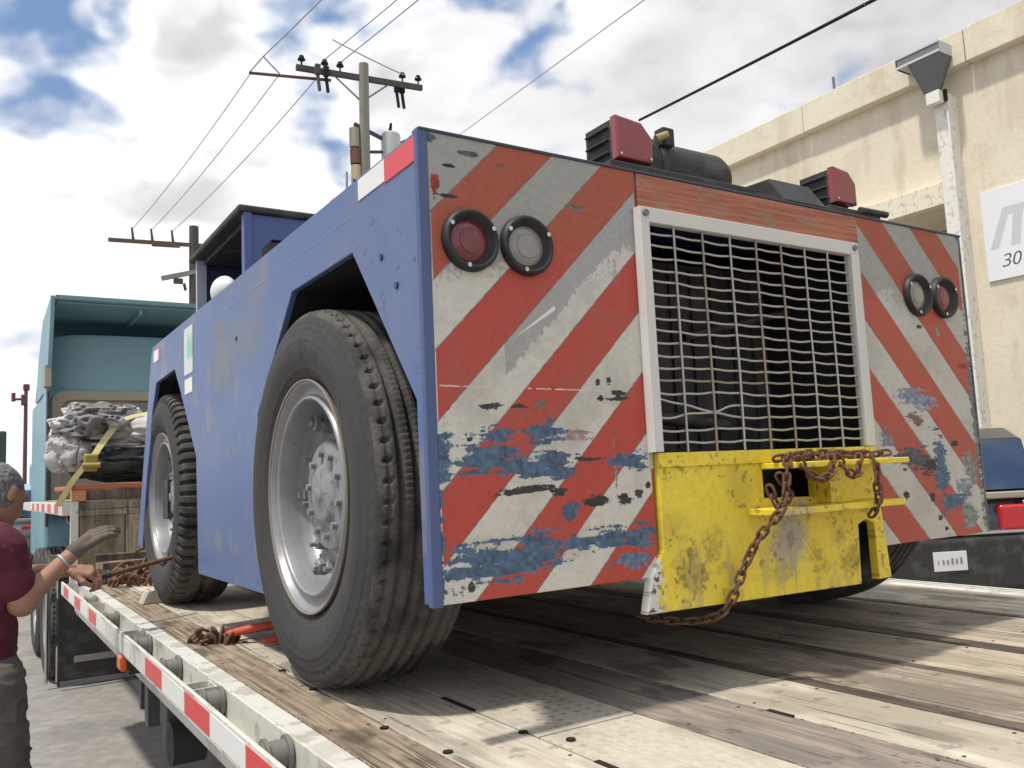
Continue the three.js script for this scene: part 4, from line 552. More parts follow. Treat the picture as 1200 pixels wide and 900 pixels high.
// ------------------------------------------------------------------ the lorry that pulls it
{
  const b = thing('semi_truck', 'teal semi truck with a tall sleeper cab and roof fairing, coupled to the trailer', 'truck', [1.15, GROUND, -11]);
  part(b, 'sleeper_cab', merge([bx(0.015, 2.37, -0.3, 1.94, -13.4, -10.84, 0.06), bx(0.1, 2.26, -0.3, 1.2, -15.6, -13.2, 0.12)]), M.teal);
  // fairing: curved wall, hollow hood above it, side extenders leaning in towards the top
  const arc = (z0, dz, y0, y1) => { const pos = [], idx = [], n = 24; for (let i = 0; i <= n; i++) { const x = 0.05 + 2.25 * i / n, q = Math.pow(Math.abs(i / n - 0.5) * 2, 4), z = z0 - dz * q; pos.push(x, y0, z, x, y1 - 0.05 * q, z); } for (let i = 0; i < n; i++) { const a = i * 2; idx.push(a, a + 2, a + 1, a + 1, a + 2, a + 3); } const g = new THREE.BufferGeometry(); g.setAttribute('position', new THREE.Float32BufferAttribute(pos, 3)); g.setIndex(idx); g.computeVertexNormals(); return boxUV(g); };
  part(b, 'fairing_wall', arc(-10.78, 0.12, 1.9, 2.66), M.teal); part(b, 'wall_rim', tube([[0.05, 2.61, -10.9], [0.3, 2.65, -10.81], [0.7, 2.662, -10.785], [1.18, 2.665, -10.78], [1.65, 2.662, -10.785], [2.05, 2.65, -10.81], [2.3, 2.61, -10.9]], 0.016, 40), M.teal);
  part(b, 'roof_fairing', plateYZ([[-9.88, 3.0], [-9.9, 2.955], [-11.2, 2.9], [-12.6, 2.5], [-13.3, 2.0], [-13.34, 2.03], [-12.62, 2.55], [-11.2, 2.945]], 0.05, 2.3, [], 0.004), M.teal);
  part(b, 'hood_inside', merge([bx(0.06, 2.29, 1.95, 2.86, -12.2, -12.15), beam([1.18, 2.935, -10.0], [1.18, 2.88, -11.6], 2.22, 0.02), bx(0.048, 0.056, 2.66, 2.9, -11.6, -10.3), bx(1.02, 1.05, 2.84, 2.92, -11.6, -10.05)]), M.teal);
  for (const s of [0, 1]) {
    const L = s ? 2.34 : 0, ext = plateYZ([[-9.9, 2.99], [-10.02, 2.6], [-10.45, 1.9], [-10.5, 0.2], [-10.84, 0.2], [-10.84, 1.9], [-12.3, 1.9], [-11.95, 2.45], [-11.2, 2.9]], L, L + 0.045, [], 0.006); part(b, 'side_extender', ext, M.teal);
    part(b, 'rubber_flap', bx(L + 0.01, L + 0.035, 0.2, 1.88, -10.47, -10.36, 0.004), M.black); part(b, 'marker_lamp', bx(L - 0.03, L + 0.05, 1.92, 2.2, -10.52, -10.3, 0.012), M.beige);
  }
  const rr = (x0, x1, y0, y1, r) => { const o = []; for (const [cx, cy, a0] of [[x1 - r, y1 - r, 0], [x0 + r, y1 - r, 1], [x0 + r, y0 + r, 2], [x1 - r, y0 + r, 3]]) for (let k = 0; k <= 6; k++) { const a = (a0 + k / 6) * Math.PI / 2; o.push([cx + r * Math.cos(a), cy + r * Math.sin(a)]); } return o; };
  part(b, 'rear_frame', plateXY(rr(0.08, 2.26, 0.3, 1.93, 0.16), -10.838, -10.76, [rr(0.2, 2.14, 0.42, 1.8, 0.12).reverse()], 0.015), M.beige); part(b, 'rear_panel', bx(0.15, 2.2, 0.35, 1.85, -10.838, -10.815), M.beige2); part(b, 'rear_vent', bx(1.04, 1.22, 1.5, 1.78, -10.814, -10.79, 0.01), M.grey);
  part(b, 'chassis_rail', merge([bx(0.75, 0.85, -0.42, -0.15, -11, -5.9), bx(1.5, 1.6, -0.42, -0.15, -11, -5.9), bx(0.1, 2.2, -0.15, -0.1, -10.7, -8.9), bx(0.4, 0.6, -0.4, 0.3, -10.6, -10.1, 0.04)]), M.black);
  part(b, 'tail_bar', bx(0.3, 2.05, -0.2, -0.08, -6.0, -5.9, 0.01), M.black);
  for (const z of [-7.0, -8.35]) for (const [x, s] of [[-0.2, 1], [0.13, 1], [2.55, -1], [2.22, -1]]) wheel(b, [x, -0.47, z], 'rib', s, 0.5);
  for (const x of [-0.17, 1.93]) { part(b, 'mudflap', bx(x, x + 0.62, -0.97, 0.05, -6.4, -6.385, 0.004), M.black); part(b, 'flap_plate', bx(x + 0.12, x + 0.5, -0.79, -0.74, -6.384, -6.378, 0.001), M.steel); part(b, 'flap_weight', bx(x + 0.02, x + 0.6, -0.97, -0.93, -6.384, -6.376, 0.002), M.grey); }
  for (const x of [0.08, 0.16]) part(b, 'fender_strip', bar([x - 0.32, -0.95, -6.52], [x - 0.32, 0.0, -6.52], 0.012), M.chrome);
  part(b, 'air_line', tube([[0.5, 0.2, -10.7], [0.3, 0.4, -10.2], [0.2, 0.25, -9.6], [0.5, 0.1, -9.2]], 0.015, 30), M.orange2); part(b, 'air_line', tube([[0.6, 0.2, -10.7], [0.45, 0.5, -10.3], [0.3, 0.3, -9.6], [0.6, 0.1, -9.2]], 0.015, 30), M.black);
  part(b, 'front_wheel', G.rib.clone().translate(-0.1, -0.47, -14.6), [M.rubber, M.tread]); part(b, 'front_wheel', G.rib.clone().translate(2.2, -0.47, -14.6), [M.rubber, M.tread]);
}

// ------------------------------------------------------------------ other vehicles
function suv(name, label, P, yaw, paint, glass, plateOn) {
  const b = thing(name, label, 'car', [P[0], GROUND, P[2]]); b.rotation.y = yaw;
  const put = (n, g, m, p = b) => { const o = new THREE.Mesh(g, m); o.name = n; o.castShadow = o.receiveShadow = true; p.add(o); return o; };   // car coordinates: rear face at z = 0, ground at y = 0
  const lower = [[0.0, 0.55], [0.03, 0.98], [-0.02, 1.12], [-3.1, 1.1], [-4.3, 1.0], [-4.6, 0.85], [-4.65, 0.42], [-4.2, 0.3], [-4.15, 0.5], [-3.95, 0.68], [-3.65, 0.68], [-3.45, 0.5], [-3.4, 0.28], [-1.35, 0.28], [-1.3, 0.5], [-1.1, 0.68], [-0.8, 0.68], [-0.6, 0.5], [-0.55, 0.38], [-0.05, 0.4]];
  put('body', plateYZ(lower, -0.9, 0.9, [], 0.07), paint);
  put('cabin', plateYZ([[-0.03, 1.1], [-0.1, 1.3], [-0.22, 1.7], [-0.4, 1.8], [-2.4, 1.8], [-3.3, 1.1]], -0.8, 0.8, [], 0.07), paint);
  const q = plateYZ([[0.0, 1.25], [-0.17, 1.69], [-0.2, 1.69], [-0.05, 1.25]], -0.72, 0.72); put('rear_window', q, glass);
  for (const s of [-1, 1]) { put('side_window', plateYZ([[-0.5, 1.2], [-0.6, 1.62], [-2.3, 1.62], [-2.95, 1.2]], s < 0 ? -0.808 : 0.797, s < 0 ? -0.797 : 0.808), glass); const t = bx(s > 0 ? 0.3 : -0.88, s > 0 ? 0.88 : -0.3, 0.9, 1.12, -0.1, 0.055, 0.03); put('tail_light', t, M.brightred); put('lamp_trim', bx(s > 0 ? 0.52 : -0.86, s > 0 ? 0.86 : -0.52, 1.12, 1.15, -0.02, 0.05, 0.01), M.chrome); }
  put('bumper', bx(-0.93, 0.93, 0.4, 0.88, -0.3, 0.16, 0.06), M.black); put('bumper_step', bx(-0.86, 0.86, 0.882, 0.905, -0.05, 0.15, 0.01), M.chrome2); put('trim_band', bx(-0.8, 0.8, 1.17, 1.23, -0.1, 0.035, 0.015), M.beige);
  if (plateOn) { const p = put('licence_plate', bx(-0.43, -0.13, 0.6, 0.76, 0.161, 0.17, 0.003), M.whitetape); for (let k = 0; k < 6; k++) { const w = 0.008 + 0.014 * hash(k, 2, 3), c = bx(-0.395 + k * 0.04, -0.395 + w + k * 0.04, 0.655, 0.69 + 0.02 * hash(k, 5, 3), 0.171, 0.1725); const o = new THREE.Mesh(c, M.plategrey); o.name = 'plate_mark'; p.add(o); } }
  const ty = new THREE.TorusGeometry(0.25, 0.1, 12, 32).rotateY(Math.PI / 2), rm = disc(0.2, 0.14, 24).rotateZ(Math.PI / 2);
  for (const z of [-0.95, -3.8]) for (const s of [-1, 1]) { const w = new THREE.Group(); w.name = 'wheel'; w.position.set(s * 0.82, 0.35, z); b.add(w); put('tyre', ty, M.rubber, w); const o = put('rim', rm, M.steel, w); o.position.x = s > 0 ? 0.08 : 0.06; }
  return b;
}
M.brightred = new THREE.MeshPhysicalMaterial({ color: new THREE.Color().setRGB(0.5, 0.012, 0.02), roughness: 0.2, clearcoat: 0.8, clearcoatRoughness: 0.1 }); M.chrome2 = flat(0.42, 0.42, 0.42, { roughness: 0.35, metalness: 0.7 }); M.plategrey = flat(0.25, 0.25, 0.24);
M.carblack = new THREE.MeshPhysicalMaterial({ color: new THREE.Color().setRGB(0.02, 0.022, 0.026), roughness: 0.35, clearcoat: 1, clearcoatRoughness: 0.05 }); M.carblue = new THREE.MeshPhysicalMaterial({ color: new THREE.Color().setRGB(0.33, 0.45, 0.52), roughness: 0.35, clearcoat: 1, clearcoatRoughness: 0.05 });
M.glass = new THREE.MeshPhysicalMaterial({ color: new THREE.Color().setRGB(0.03, 0.05, 0.1), roughness: 0.06, metalness: 0.0, clearcoat: 1, clearcoatRoughness: 0.02 });
suv('parked_car', 'black car with red tail lights parked between the trailer and the warehouse', [6.49, 0, -2.6], -0.46, M.carblack, M.glass, true);
suv('distant_car', 'pale blue car standing on the street beyond the man', [-0.35, 0, -14.8], 0, M.carblue, M.glass, false);
{
  const b = thing('box_lorry', 'dark green box lorry far down the street behind the man', 'lorry', [-1.3, GROUND, -24]);
  part(b, 'cargo_box', bx(-2.5, 0.03, 0.3, 2.32, -30, -24, 0.05), flat(0.035, 0.06, 0.05)); part(b, 'chassis', bx(-2.3, -0.15, -0.5, 0.2, -30, -24.1), M.black); part(b, 'cab', bx(-2.4, 0.0, -0.3, 1.7, -32.5, -30.2, 0.2), M.carblue);
  for (const z of [-25.5, -31]) for (const x of [-2.4, -0.3]) part(b, 'tyre', new THREE.TorusGeometry(0.36, 0.14, 10, 24).rotateY(Math.PI / 2), M.rubber, [x, GROUND + 0.5, z]);
}
{
  const b = thing('street_lamp', 'rust red lamp post with one short arm far down the street', 'lamp post', [1.45, GROUND, -44.2]);
  part(b, 'post', bar([1.45, GROUND, -44.2], [1.45, 5.6, -44.2], 0.1, 0.08), M.lampred); part(b, 'arm', merge([bar([1.45, 5.2, -44.2], [0.92, 5.2, -44.4], 0.06), bar([0.95, 5.1, -44.4], [0.95, 5.5, -44.4], 0.09)]), M.lampred); part(b, 'lamp_head', merge([bx(1.33, 1.6, 5.6, 5.9, -44.35, -44.05, 0.05), bx(1.25, 1.5, 4.9, 5.4, -44.35, -44.0, 0.05)]), M.lampred);
}
{
  const b = thing('roadside_tree', 'dark green tree at the far end of the street, low behind the pale blue car', 'tree', [-0.6, GROUND, -52]); const r = rng(91), gs = [];
  part(b, 'trunk', bar([-0.6, GROUND, -52], [-0.5, 1.2, -52], 0.22, 0.12), M.pole);
  for (let k = 0; k < 900; k++) { const a = r() * 6.28, u = r() * 2 - 1, q = Math.pow(r(), 0.4), cx = [-1.4, 0.2, -0.5, 0.9][k % 4], cy = [1.1, 1.3, 2, 0.8][k % 4]; const g = new THREE.CircleGeometry(0.13 + 0.1 * r(), 5); g.rotateX(r() * 6); g.rotateY(r() * 6); g.translate(cx + Math.cos(a) * Math.sqrt(1 - u * u) * q * 1.2, cy + u * q * 0.9, -52 + Math.sin(a) * Math.sqrt(1 - u * u) * q * 1.2); gs.push(g); }
  part(b, 'crown', merge(gs), flat(0.05, 0.085, 0.035, { roughness: 0.9, side: THREE.DoubleSide }));
}

// ------------------------------------------------------------------ utility poles and wires
{
  const b = thing('utility_pole', 'near weathered utility pole with a long crossarm, red extension arm and transformers', 'utility pole', [6.85, GROUND, -16.25]);
  part(b, 'pole', bar([6.78, GROUND, -16.3], [6.86, 10.34, -16.15], 0.15, 0.115, 14), M.pole);
  part(b, 'crossarm', beam([5.3, 10.0, -16.36], [8.3, 10.0, -16.0], 0.1, 0.12), M.poledark); part(b, 'extension_arm', bar([4.32, 9.78, -16.66], [6.1, 9.84, -16.3], 0.035), M.lampred);
  part(b, 'brace', bar([6.2, 9.92, -16.25], [6.78, 9.45, -16.2], 0.02), M.grey); part(b, 'brace', bar([7.45, 9.94, -16.1], [6.9, 9.5, -16.2], 0.02), M.grey);
  const ins = (x, y, z, s = 1) => { const g = new THREE.LatheGeometry([[0.02, 0], [0.02, 0.12], [0.09, 0.13], [0.075, 0.17], [0.05, 0.18], [0.06, 0.22], [0.02, 0.25], [0, 0.25]].map(([a, c]) => new THREE.Vector2(a * s, c * s)), 14); part(b, 'insulator', g, M.void, [x, y, z]); };
  ins(5.42, 10.06, -16.33); ins(5.95, 10.06, -16.28); ins(6.3, 10.06, -16.22); ins(7.8, 10.06, -16.04); ins(8.2, 10.06, -16.0);
  for (const x of [5.75, 5.95, 7.72, 7.86]) part(b, 'cutout', merge([bar([x, 9.92, -16.22], [x + 0.03, 9.48, -16.18], 0.04), bx(x - 0.06, x + 0.06, 9.86, 10.1, -16.25, -16.15, 0.01)]), x > 7 || x > 5.9 ? M.void : M.poledark);
  const can = (x, y, z, r, h, m) => { const t = sub(b, 'transformer', [x, y, z]); part(t, 'tank', lathe([[0, 0], [0, r * 0.9], [0.03, r], [h - 0.05, r], [h, r * 0.85], [h + 0.02, 0]], 24).rotateZ(Math.PI / 2), m, [x, y, z]); part(t, 'bushing', bar([x - 0.02, y + h, z], [x + 0.02, y + h + 0.26, z], 0.045, 0.03), M.void); part(t, 'lug', bar([x + r, y + h * 0.7, z], [x + r + 0.14, y + h * 0.85, z], 0.03), M.void); };
  can(7.52, 8.1, -16.2, 0.23, 0.68, flat(0.45, 0.46, 0.47)); 
  part(b, 'junction_can', bar([6.62, 8.3, -16.24], [6.62, 8.75, -16.24], 0.12), M.beige); part(b, 'junction_can', bar([6.64, 7.9, -16.24], [6.64, 8.25, -16.24], 0.13), M.rust); part(b, 'junction_can', bar([6.64, 7.5, -16.24], [6.64, 7.86, -16.24], 0.12), flat(0.5, 0.38, 0.26)); part(b, 'cap', bar([6.64, 7.38, -16.24], [6.64, 7.5, -16.24], 0.1), M.void);
  part(b, 'bracket', merge([beam([6.6, 8.85, -16.2], [7.3, 8.62, -16.2], 0.06, 0.08), beam([6.75, 8.2, -16.2], [7.35, 8.3, -16.2], 0.05, 0.06)]), M.poledark);
  const c = thing('utility_pole', 'farther utility pole with two crossarms and three pins, seen over the teal truck', 'utility pole', [6, GROUND, -30]);
  part(c, 'pole', bar([5.98, GROUND, -30], [6, 10.15, -30], 0.2, 0.165, 14), M.poledark); part(c, 'crossarm', merge([beam([3.2, 9.45, -30.4], [6.9, 9.42, -29.75], 0.1, 0.13), beam([4.6, 9.4, -30.18], [5.5, 9.38, -29.95], 0.12, 0.17)]), M.polebrown); part(c, 'crossarm', beam([4.9, 8.14, -30.1], [6.3, 8.5, -29.8], 0.1, 0.16), M.pole);
  for (const [x, z] of [[4.0, -30.3], [4.62, -30.2], [5.3, -30.1]]) part(c, 'pin', bar([x, 9.5, z], [x - 0.05, 9.95, z], 0.05, 0.035), M.polebrown);
  part(c, 'insulator', bar([6.5, 9.5, -29.85], [6.5, 9.68, -29.85], 0.06), M.void); part(c, 'brace', bar([6.9, 9.3, -29.7], [6.15, 8.1, -29.9], 0.02), M.grey); part(c, 'clamp', merge([bx(5.3, 5.6, 7.98, 8.16, -30.1, -29.9, 0.02), bar([5.65, 8.0, -30], [5.7, 7.75, -30], 0.05)]), M.poledark);
  const wire = (label, p, q, sag, r, m = M.wire) => { const t = thing('power_line', label, 'wire', p, undefined), pts = []; for (let k = 0; k <= 20; k++) { const s = k / 20; pts.push([mix(p[0], q[0], s), mix(p[1], q[1], s) - 4 * sag * s * (1 - s), mix(p[2], q[2], s)]); } part(t, 'wire', tube(pts, r, 60, 6), m); };
  wire('thin wire from the tip of the red arm to the far pole', [4.34, 9.75, -16.63], [4.0, 9.95, -30.3], 0.15, 0.012); wire('thin wire between the poles, middle of the three', [4.95, 9.8, -16.5], [4.62, 9.95, -30.2], 0.15, 0.012); wire('thin wire between the poles ending nearest the far pole', [5.75, 9.8, -16.35], [5.3, 9.95, -30.1], 0.15, 0.012);
  wire('overhead wire rising from the red arm out of the top left of the picture', [4.54, 10.05, -16.3], [6.2, 9.9, 2], 0.2, 0.013); wire('overhead wire rising from the crossarm left of the pole', [5.95, 10.3, -16.28], [7.6, 10.0, 2], 0.2, 0.012); wire('overhead wire rising from the crossarm close to the pole', [6.3, 10.28, -16.22], [8.1, 10.2, 2], 0.2, 0.013);
  wire('short stay wire from the red arm tip up to the line', [4.34, 9.8, -16.63], [4.54, 10.05, -16.3], 0, 0.016); wire('short stay wire from the line down to the red arm', [4.54, 10.05, -16.3], [5.0, 9.8, -16.5], 0, 0.016); wire('drooping jumper wire over the pole top to the right cutout', [6.0, 10.62, -15.9], [7.8, 10.2, -15.95], 0.02, 0.014);
  wire('thin pale wire crossing the clouds in the middle of the sky', [8.42, 8.24, -8.21], [8.56, 8.4, -15.8], 0, 0.009); wire('thin pale wire nearer the camera in the middle of the sky', [8.42, 8.24, -8.21], [8.2, 8.2, 4], 0, 0.009);
  wire('thick black cable slanting down behind the red warning lamp', [6.3, 4.8, -0.3], [7.75, 5.88, -7.78], 0.02, 0.022, M.void);
}

// ------------------------------------------------------------------ the man at the rail
{
  const smin = (a, b, k) => { const h = Math.max(k - Math.abs(a - b), 0) / k; return Math.min(a, b) - h * h * k * 0.25; };
  const caps = (bones, k) => {                           // tapered capsules joined softly
    const B = bones.map(([a, ra, b, rb]) => { const d = [b[0] - a[0], b[1] - a[1], b[2] - a[2]]; return [...a, ...d, ra, rb - ra, d[0] * d[0] + d[1] * d[1] + d[2] * d[2]]; });
    return (x, y, z) => { let v = 1e9; for (const q of B) { const px = x - q[0], py = y - q[1], pz = z - q[2]; let t = (px * q[3] + py * q[4] + pz * q[5]) / q[8]; t = t < 0 ? 0 : t > 1 ? 1 : t; const dx = px - t * q[3], dy = py - t * q[4], dz = pz - t * q[5]; v = smin(v, Math.sqrt(dx * dx + dy * dy + dz * dz) - q[6] - t * q[7], k); } return v; };
  };
  const march = (f, c, half, cell) => {                  // mesh a distance field in a cube
    const n = Math.ceil(2 * half / cell), mc = new MarchingCubes(n, new THREE.MeshBasicMaterial(), false, false, 400000); mc.isolation = 0; const h = n / 2;
    for (let k = 0; k < n; k++) for (let j = 0; j < n; j++) for (let i = 0; i < n; i++) mc.field[k * n * n + j * n + i] = -f(c[0] + (i - h) / h * half, c[1] + (j - h) / h * half, c[2] + (k - h) / h * half) * 40;
    mc.update(); const cnt = mc.count, g = new THREE.BufferGeometry(), p = new Float32Array(mc.positionArray.slice(0, cnt * 3)), nm = new Float32Array(mc.normalArray.slice(0, cnt * 3));
    for (let i = 0; i < cnt; i++) { p[i * 3] = p[i * 3] * half + c[0]; p[i * 3 + 1] = p[i * 3 + 1] * half + c[1]; p[i * 3 + 2] = p[i * 3 + 2] * half + c[2]; }
    g.setAttribute('position', new THREE.BufferAttribute(p, 3)); let m = mergeVertices(g, 1e-5); m.computeVertexNormals(); return fitUV(m, (x, y, z) => [x + z, y]);
  };
  const add = (a, b, s = 1) => [a[0] + b[0] * s, a[1] + b[1] * s, a[2] + b[2] * s], nrm = (a) => { const l = Math.hypot(...a); return a.map((v) => v / l); }, crs = (a, b) => [a[1] * b[2] - a[2] * b[1], a[2] * b[0] - a[0] * b[2], a[0] * b[1] - a[1] * b[0]];
  const R = { sh: [-0.71, 0.39, -2.15], el: [-0.63, 0.17, -2.16], wr: [-0.44, 0.355, -2.19] }, L = { sh: [-0.93, 0.39, -2.4], el: [-0.7, 0.25, -2.42], wr: [-0.455, 0.262, -2.34] };
  const pel = [-0.77, -0.08, -2.25], chest = [-0.8, 0.3, -2.27], neck = [-0.79, 0.42, -2.27], head = [-0.71, 0.575, -2.275];
  const hipR = [-0.715, -0.12, -2.17], hipL = [-0.83, -0.12, -2.33], knR = [-0.67, -0.52, -2.16], knL = [-0.8, -0.53, -2.42], anR = [-0.72, -0.92, -2.15], anL = [-0.86, -0.92, -2.42];
  const hand = (wr, h, n, curl, side) => {               // h along the hand, n out of the back of the hand; fingers bend towards the palm
    h = nrm(h); const s = nrm(crs(n, h)).map((v) => v * side); n = nrm(crs(h, s)).map((v) => v * side); const b = [], P = (a, c, d) => add(add(add(wr, h, a), s, c), n, d);
    for (let k = 0; k < 4; k++) {
      const off = -0.033 + k * 0.022, k0 = P(0.085 - 0.006 * Math.abs(k - 1.2), off, 0); b.push([P(0.01, off * 0.6, 0), 0.015, k0, 0.0125]);
      let a = k0, ang = curl * 0.6; const len = [0.04, 0.045, 0.041, 0.032][k]; for (let q = 0; q < 3; q++) { const l = len * [1, 0.66, 0.52][q], e = add(add(a, h, l * Math.cos(ang)), n, -l * Math.sin(ang)); b.push([a, 0.0098 - 0.001 * q, e, 0.009 - 0.001 * q]); a = e; ang += curl * 0.75; }
    }
    const t0 = P(0.025, -0.03, -0.008), t1 = P(0.062, -0.056, -0.022), t2 = P(0.092, -0.05, -0.036); b.push([P(0.005, -0.012, 0), 0.016, t0, 0.0145], [t0, 0.0135, t1, 0.0115], [t1, 0.011, t2, 0.009]); return b;
  };
  const man = thing('person', 'grey haired man in maroon T-shirt and grey trousers reaching to the trailer rail', 'person', [-0.77, GROUND, -2.3]);
  const frameF = nrm([0.72, -0.36, -0.6]), frameR = nrm(crs(frameF, [0, 1, 0])), frameU = crs(frameR, frameF);
  const loc = (x, y, z) => { const d = [x - head[0], y - head[1], z - head[2]], q = (a) => d[0] * a[0] + d[1] * a[1] + d[2] * a[2]; return [q(frameR), q(frameU), q(frameF)]; };
  const ell = (p, c, r) => { const x = (p[0] - c[0]) / r[0], y = (p[1] - c[1]) / r[1], z = (p[2] - c[2]) / r[2]; return (Math.hypot(x, y, z) - 1) * Math.min(...r); };
  const skull = (p) => smin(ell(p, [0, 0.03, -0.015], [0.074, 0.088, 0.096]), ell(p, [0, -0.04, 0.03], [0.058, 0.075, 0.066]), 0.05);
  const face = (x, y, z) => {
    const p = loc(x, y, z); let v = skull(p); v = smin(v, ell(p, [0, -0.098, 0.062], [0.028, 0.022, 0.028]), 0.03);
    v = smin(v, ell(p, [0, -0.022, 0.103], [0.013, 0.026, 0.02]), 0.014); v = smin(v, ell(p, [0, -0.038, 0.108], [0.018, 0.012, 0.014]), 0.01); v = smin(v, ell(p, [0, 0.026, 0.082], [0.05, 0.012, 0.014]), 0.02);
    for (const s of [-1, 1]) { v = Math.max(v, -ell(p, [s * 0.031, 0.006, 0.1], [0.017, 0.009, 0.014])); v = smin(v, ell(p, [s * 0.031, 0.005, 0.08], [0.013, 0.012, 0.013]), 0.004); v = smin(v, ell(p, [s * 0.078, 0.0, -0.008], [0.01, 0.033, 0.02]), 0.008); }
    v = smin(v, ell(p, [0, -0.066, 0.092], [0.024, 0.007, 0.01]), 0.006); return v;
  };
  const bodyF = caps([[pel, 0.085, chest, 0.105], [chest, 0.11, neck, 0.06], [neck, 0.056, add(head, [-0.01, -0.03, 0]), 0.052], [R.sh, 0.058, R.el, 0.041], [R.el, 0.043, R.wr, 0.027], [L.sh, 0.058, L.el, 0.041], [L.el, 0.043, L.wr, 0.027], [chest, 0.1, R.sh, 0.06], [chest, 0.1, L.sh, 0.06],
    [hipR, 0.066, knR, 0.05], [knR, 0.053, anR, 0.036], [hipL, 0.066, knL, 0.05], [knL, 0.053, anL, 0.036]], 0.05);
  const handL = caps(hand(L.wr, [0.1, -0.02, 0.02], [0.2, 0.9, 0.4], 1.15, 1), 0.009), gloveB = hand(R.wr, [0.13, 0.085, -0.03], [-0.45, 0.75, 0.5], 0.4, -1).map(([a, ra, b, rb]) => [a, ra + 0.0025, b, rb + 0.0025]); const gloveF = caps([...gloveB, [add(R.wr, [-0.012, -0.011, 0.002]), 0.033, add(R.wr, [0.03, 0.025, -0.006]), 0.026]], 0.006);
  const skin = merge([march(bodyF, [-0.7, -0.15, -2.3], 0.95, 0.0135), march(face, head, 0.17, 0.0042), march(handL, add(L.wr, [0.06, -0.03, 0]), 0.15, 0.004)].map((g) => fitUV(g, (x, y, z) => [x + z, y])));
  part(man, 'body', skin, mat(tex(256, 256, (u, v) => { const a = fbm(u * 10, v * 10, 10, 10, 1301, 4), b = fbm(u * 60, v * 60, 60, 60, 1305, 2), k = 0.85 + 0.2 * a + 0.15 * (b - 0.5); return [0.36 * k, 0.19 * k, 0.125 * k, b]; }, { bump: true, size: [0.3, 0.3] }), { roughness: 0.6, bumpScale: 0.0008 }));
  const hairF = (x, y, z) => { const p = loc(x, y, z); const n = (fbm3(x * 70, y * 70, z * 70, 3) - 0.5) * 0.007; let v = skull(p) - 0.004 + n; v = Math.max(v, p[2] * 0.8 + Math.max(0, p[1] - 0.06) * 1.1 - 0.035 + n * 2, -(p[1] + 0.045 - p[2] * 0.75), p[2] > 0.0 && p[1] < 0.035 ? p[2] - 0.012 : -1); return v; };
  part(man, 'hair', march(hairF, head, 0.17, 0.0035), mat(tex(256, 256, (u, v) => { const a = fbm(u * 60, v * 14, 60, 14, 1361, 4), b = fbm(u * 8, v * 8, 8, 8, 1365, 3), k = 0.11 + 0.13 * ss(0.3, 0.75, a) * (0.5 + b); return [k, k * 0.97, k * 0.92, a]; }, { bump: true, size: [0.16, 0.16] }), { roughness: 0.95, bumpScale: 0.004 }));
  const fold = (x, y, z, s) => (fbm3(x * 9 + s, y * 16, z * 9, 3) - 0.5) * 0.03 - 0.008 * ss(0.06, 0, Math.abs(fbm3(x * 6 + s + 5, y * 12 + x * 5, z * 6, 2) - 0.5));
  const shirtB = caps([[add(pel, [0, -0.08, 0]), 0.14, chest, 0.14], [chest, 0.12, add(neck, [0, -0.03, 0]), 0.07], [chest, 0.11, R.sh, 0.072], [chest, 0.11, L.sh, 0.072], [R.sh, 0.074, add(R.sh, [0.055, -0.155, -0.007]), 0.072], [L.sh, 0.074, add(L.sh, [0.14, -0.085, -0.012]), 0.07]], 0.06);
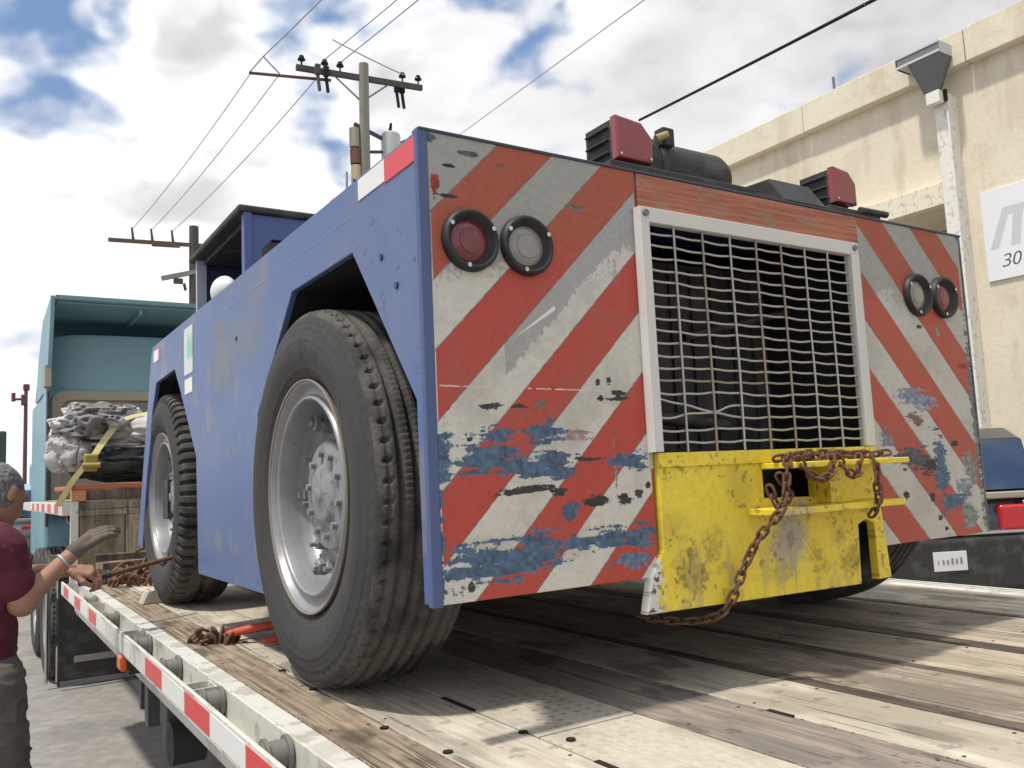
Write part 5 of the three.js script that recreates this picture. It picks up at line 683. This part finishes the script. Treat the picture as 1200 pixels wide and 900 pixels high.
  part(man, 'shirt', march((x, y, z) => Math.max(shirtB(x, y, z) + fold(x, y, z, 3), -(y + 0.2), Math.hypot(x - R.el[0], y - R.el[1], z - R.el[2]) < 0.03 ? 1 : -1), [-0.78, 0.15, -2.27], 0.42, 0.0085), mat(tex(256, 256, (u, v) => { const b = fbm(u * 60, v * 60, 60, 60, 1321, 3), a = fbm(u * 6, v * 6, 6, 6, 1325, 4), k = 0.75 + 0.3 * a + 0.2 * b; return [0.105 * k, 0.018 * k, 0.03 * k, b]; }, { bump: true, size: [0.2, 0.2] }), { roughness: 0.9, bumpScale: 0.001 }));
  const trF = caps([[add(pel, [0, 0.0, 0]), 0.125, add(pel, [0, -0.06, 0]), 0.125], [hipR, 0.098, knR, 0.08], [knR, 0.083, add(anR, [0, 0.02, 0]), 0.072], [hipL, 0.098, knL, 0.08], [knL, 0.083, add(anL, [0, 0.02, 0]), 0.072]], 0.05);
  part(man, 'trousers', march((x, y, z) => Math.max(trF(x, y, z) + fold(x, y, z, 11) * 1.1, y + 0.03), [-0.78, -0.5, -2.28], 0.5, 0.0095), mat(tex(256, 256, (u, v) => { const b = fbm(u * 70, v * 70, 70, 70, 1341, 3), a = fbm(u * 6, v * 6, 6, 6, 1345, 4), k = 0.8 + 0.25 * a + 0.2 * b; return [0.1 * k, 0.092 * k, 0.078 * k, b]; }, { bump: true, size: [0.2, 0.2] }), { roughness: 0.95, bumpScale: 0.001 }));
  part(man, 'glove', march(gloveF, add(R.wr, [0.06, 0.04, -0.01]), 0.15, 0.004), flat(0.13, 0.105, 0.085, { roughness: 0.95 }));
  part(man, 'watch', new THREE.TorusGeometry(0.0295, 0.006, 8, 24).rotateY(Math.PI / 2).rotateZ(0.72).translate(...add(R.wr, [-0.05, -0.046, 0.008])), flat(0.5, 0.5, 0.52, { roughness: 0.3, metalness: 0.5 }));
  for (const a of [anR, anL]) { const g = new THREE.SphereGeometry(1, 20, 12); g.scale(0.13, 0.05, 0.055); g.rotateY(0.7); g.translate(a[0] + 0.06, GROUND + 0.045, a[2] - 0.05); part(man, 'shoe', g, M.black); }
  const wb = thing('winch_bar', 'short dark steel bar held in the bare hand of the man', 'bar', [-0.36, 0.23, -2.31]); part(wb, 'shaft', bar([-0.42, 0.205, -2.33], [-0.02, 0.26, -2.56], 0.012, 0.01), M.rust); part(wb, 'grip', bar([-0.42, 0.205, -2.33], [-0.3, 0.2215, -2.399], 0.0145), M.black);
}
renderer.render(scene, camera);
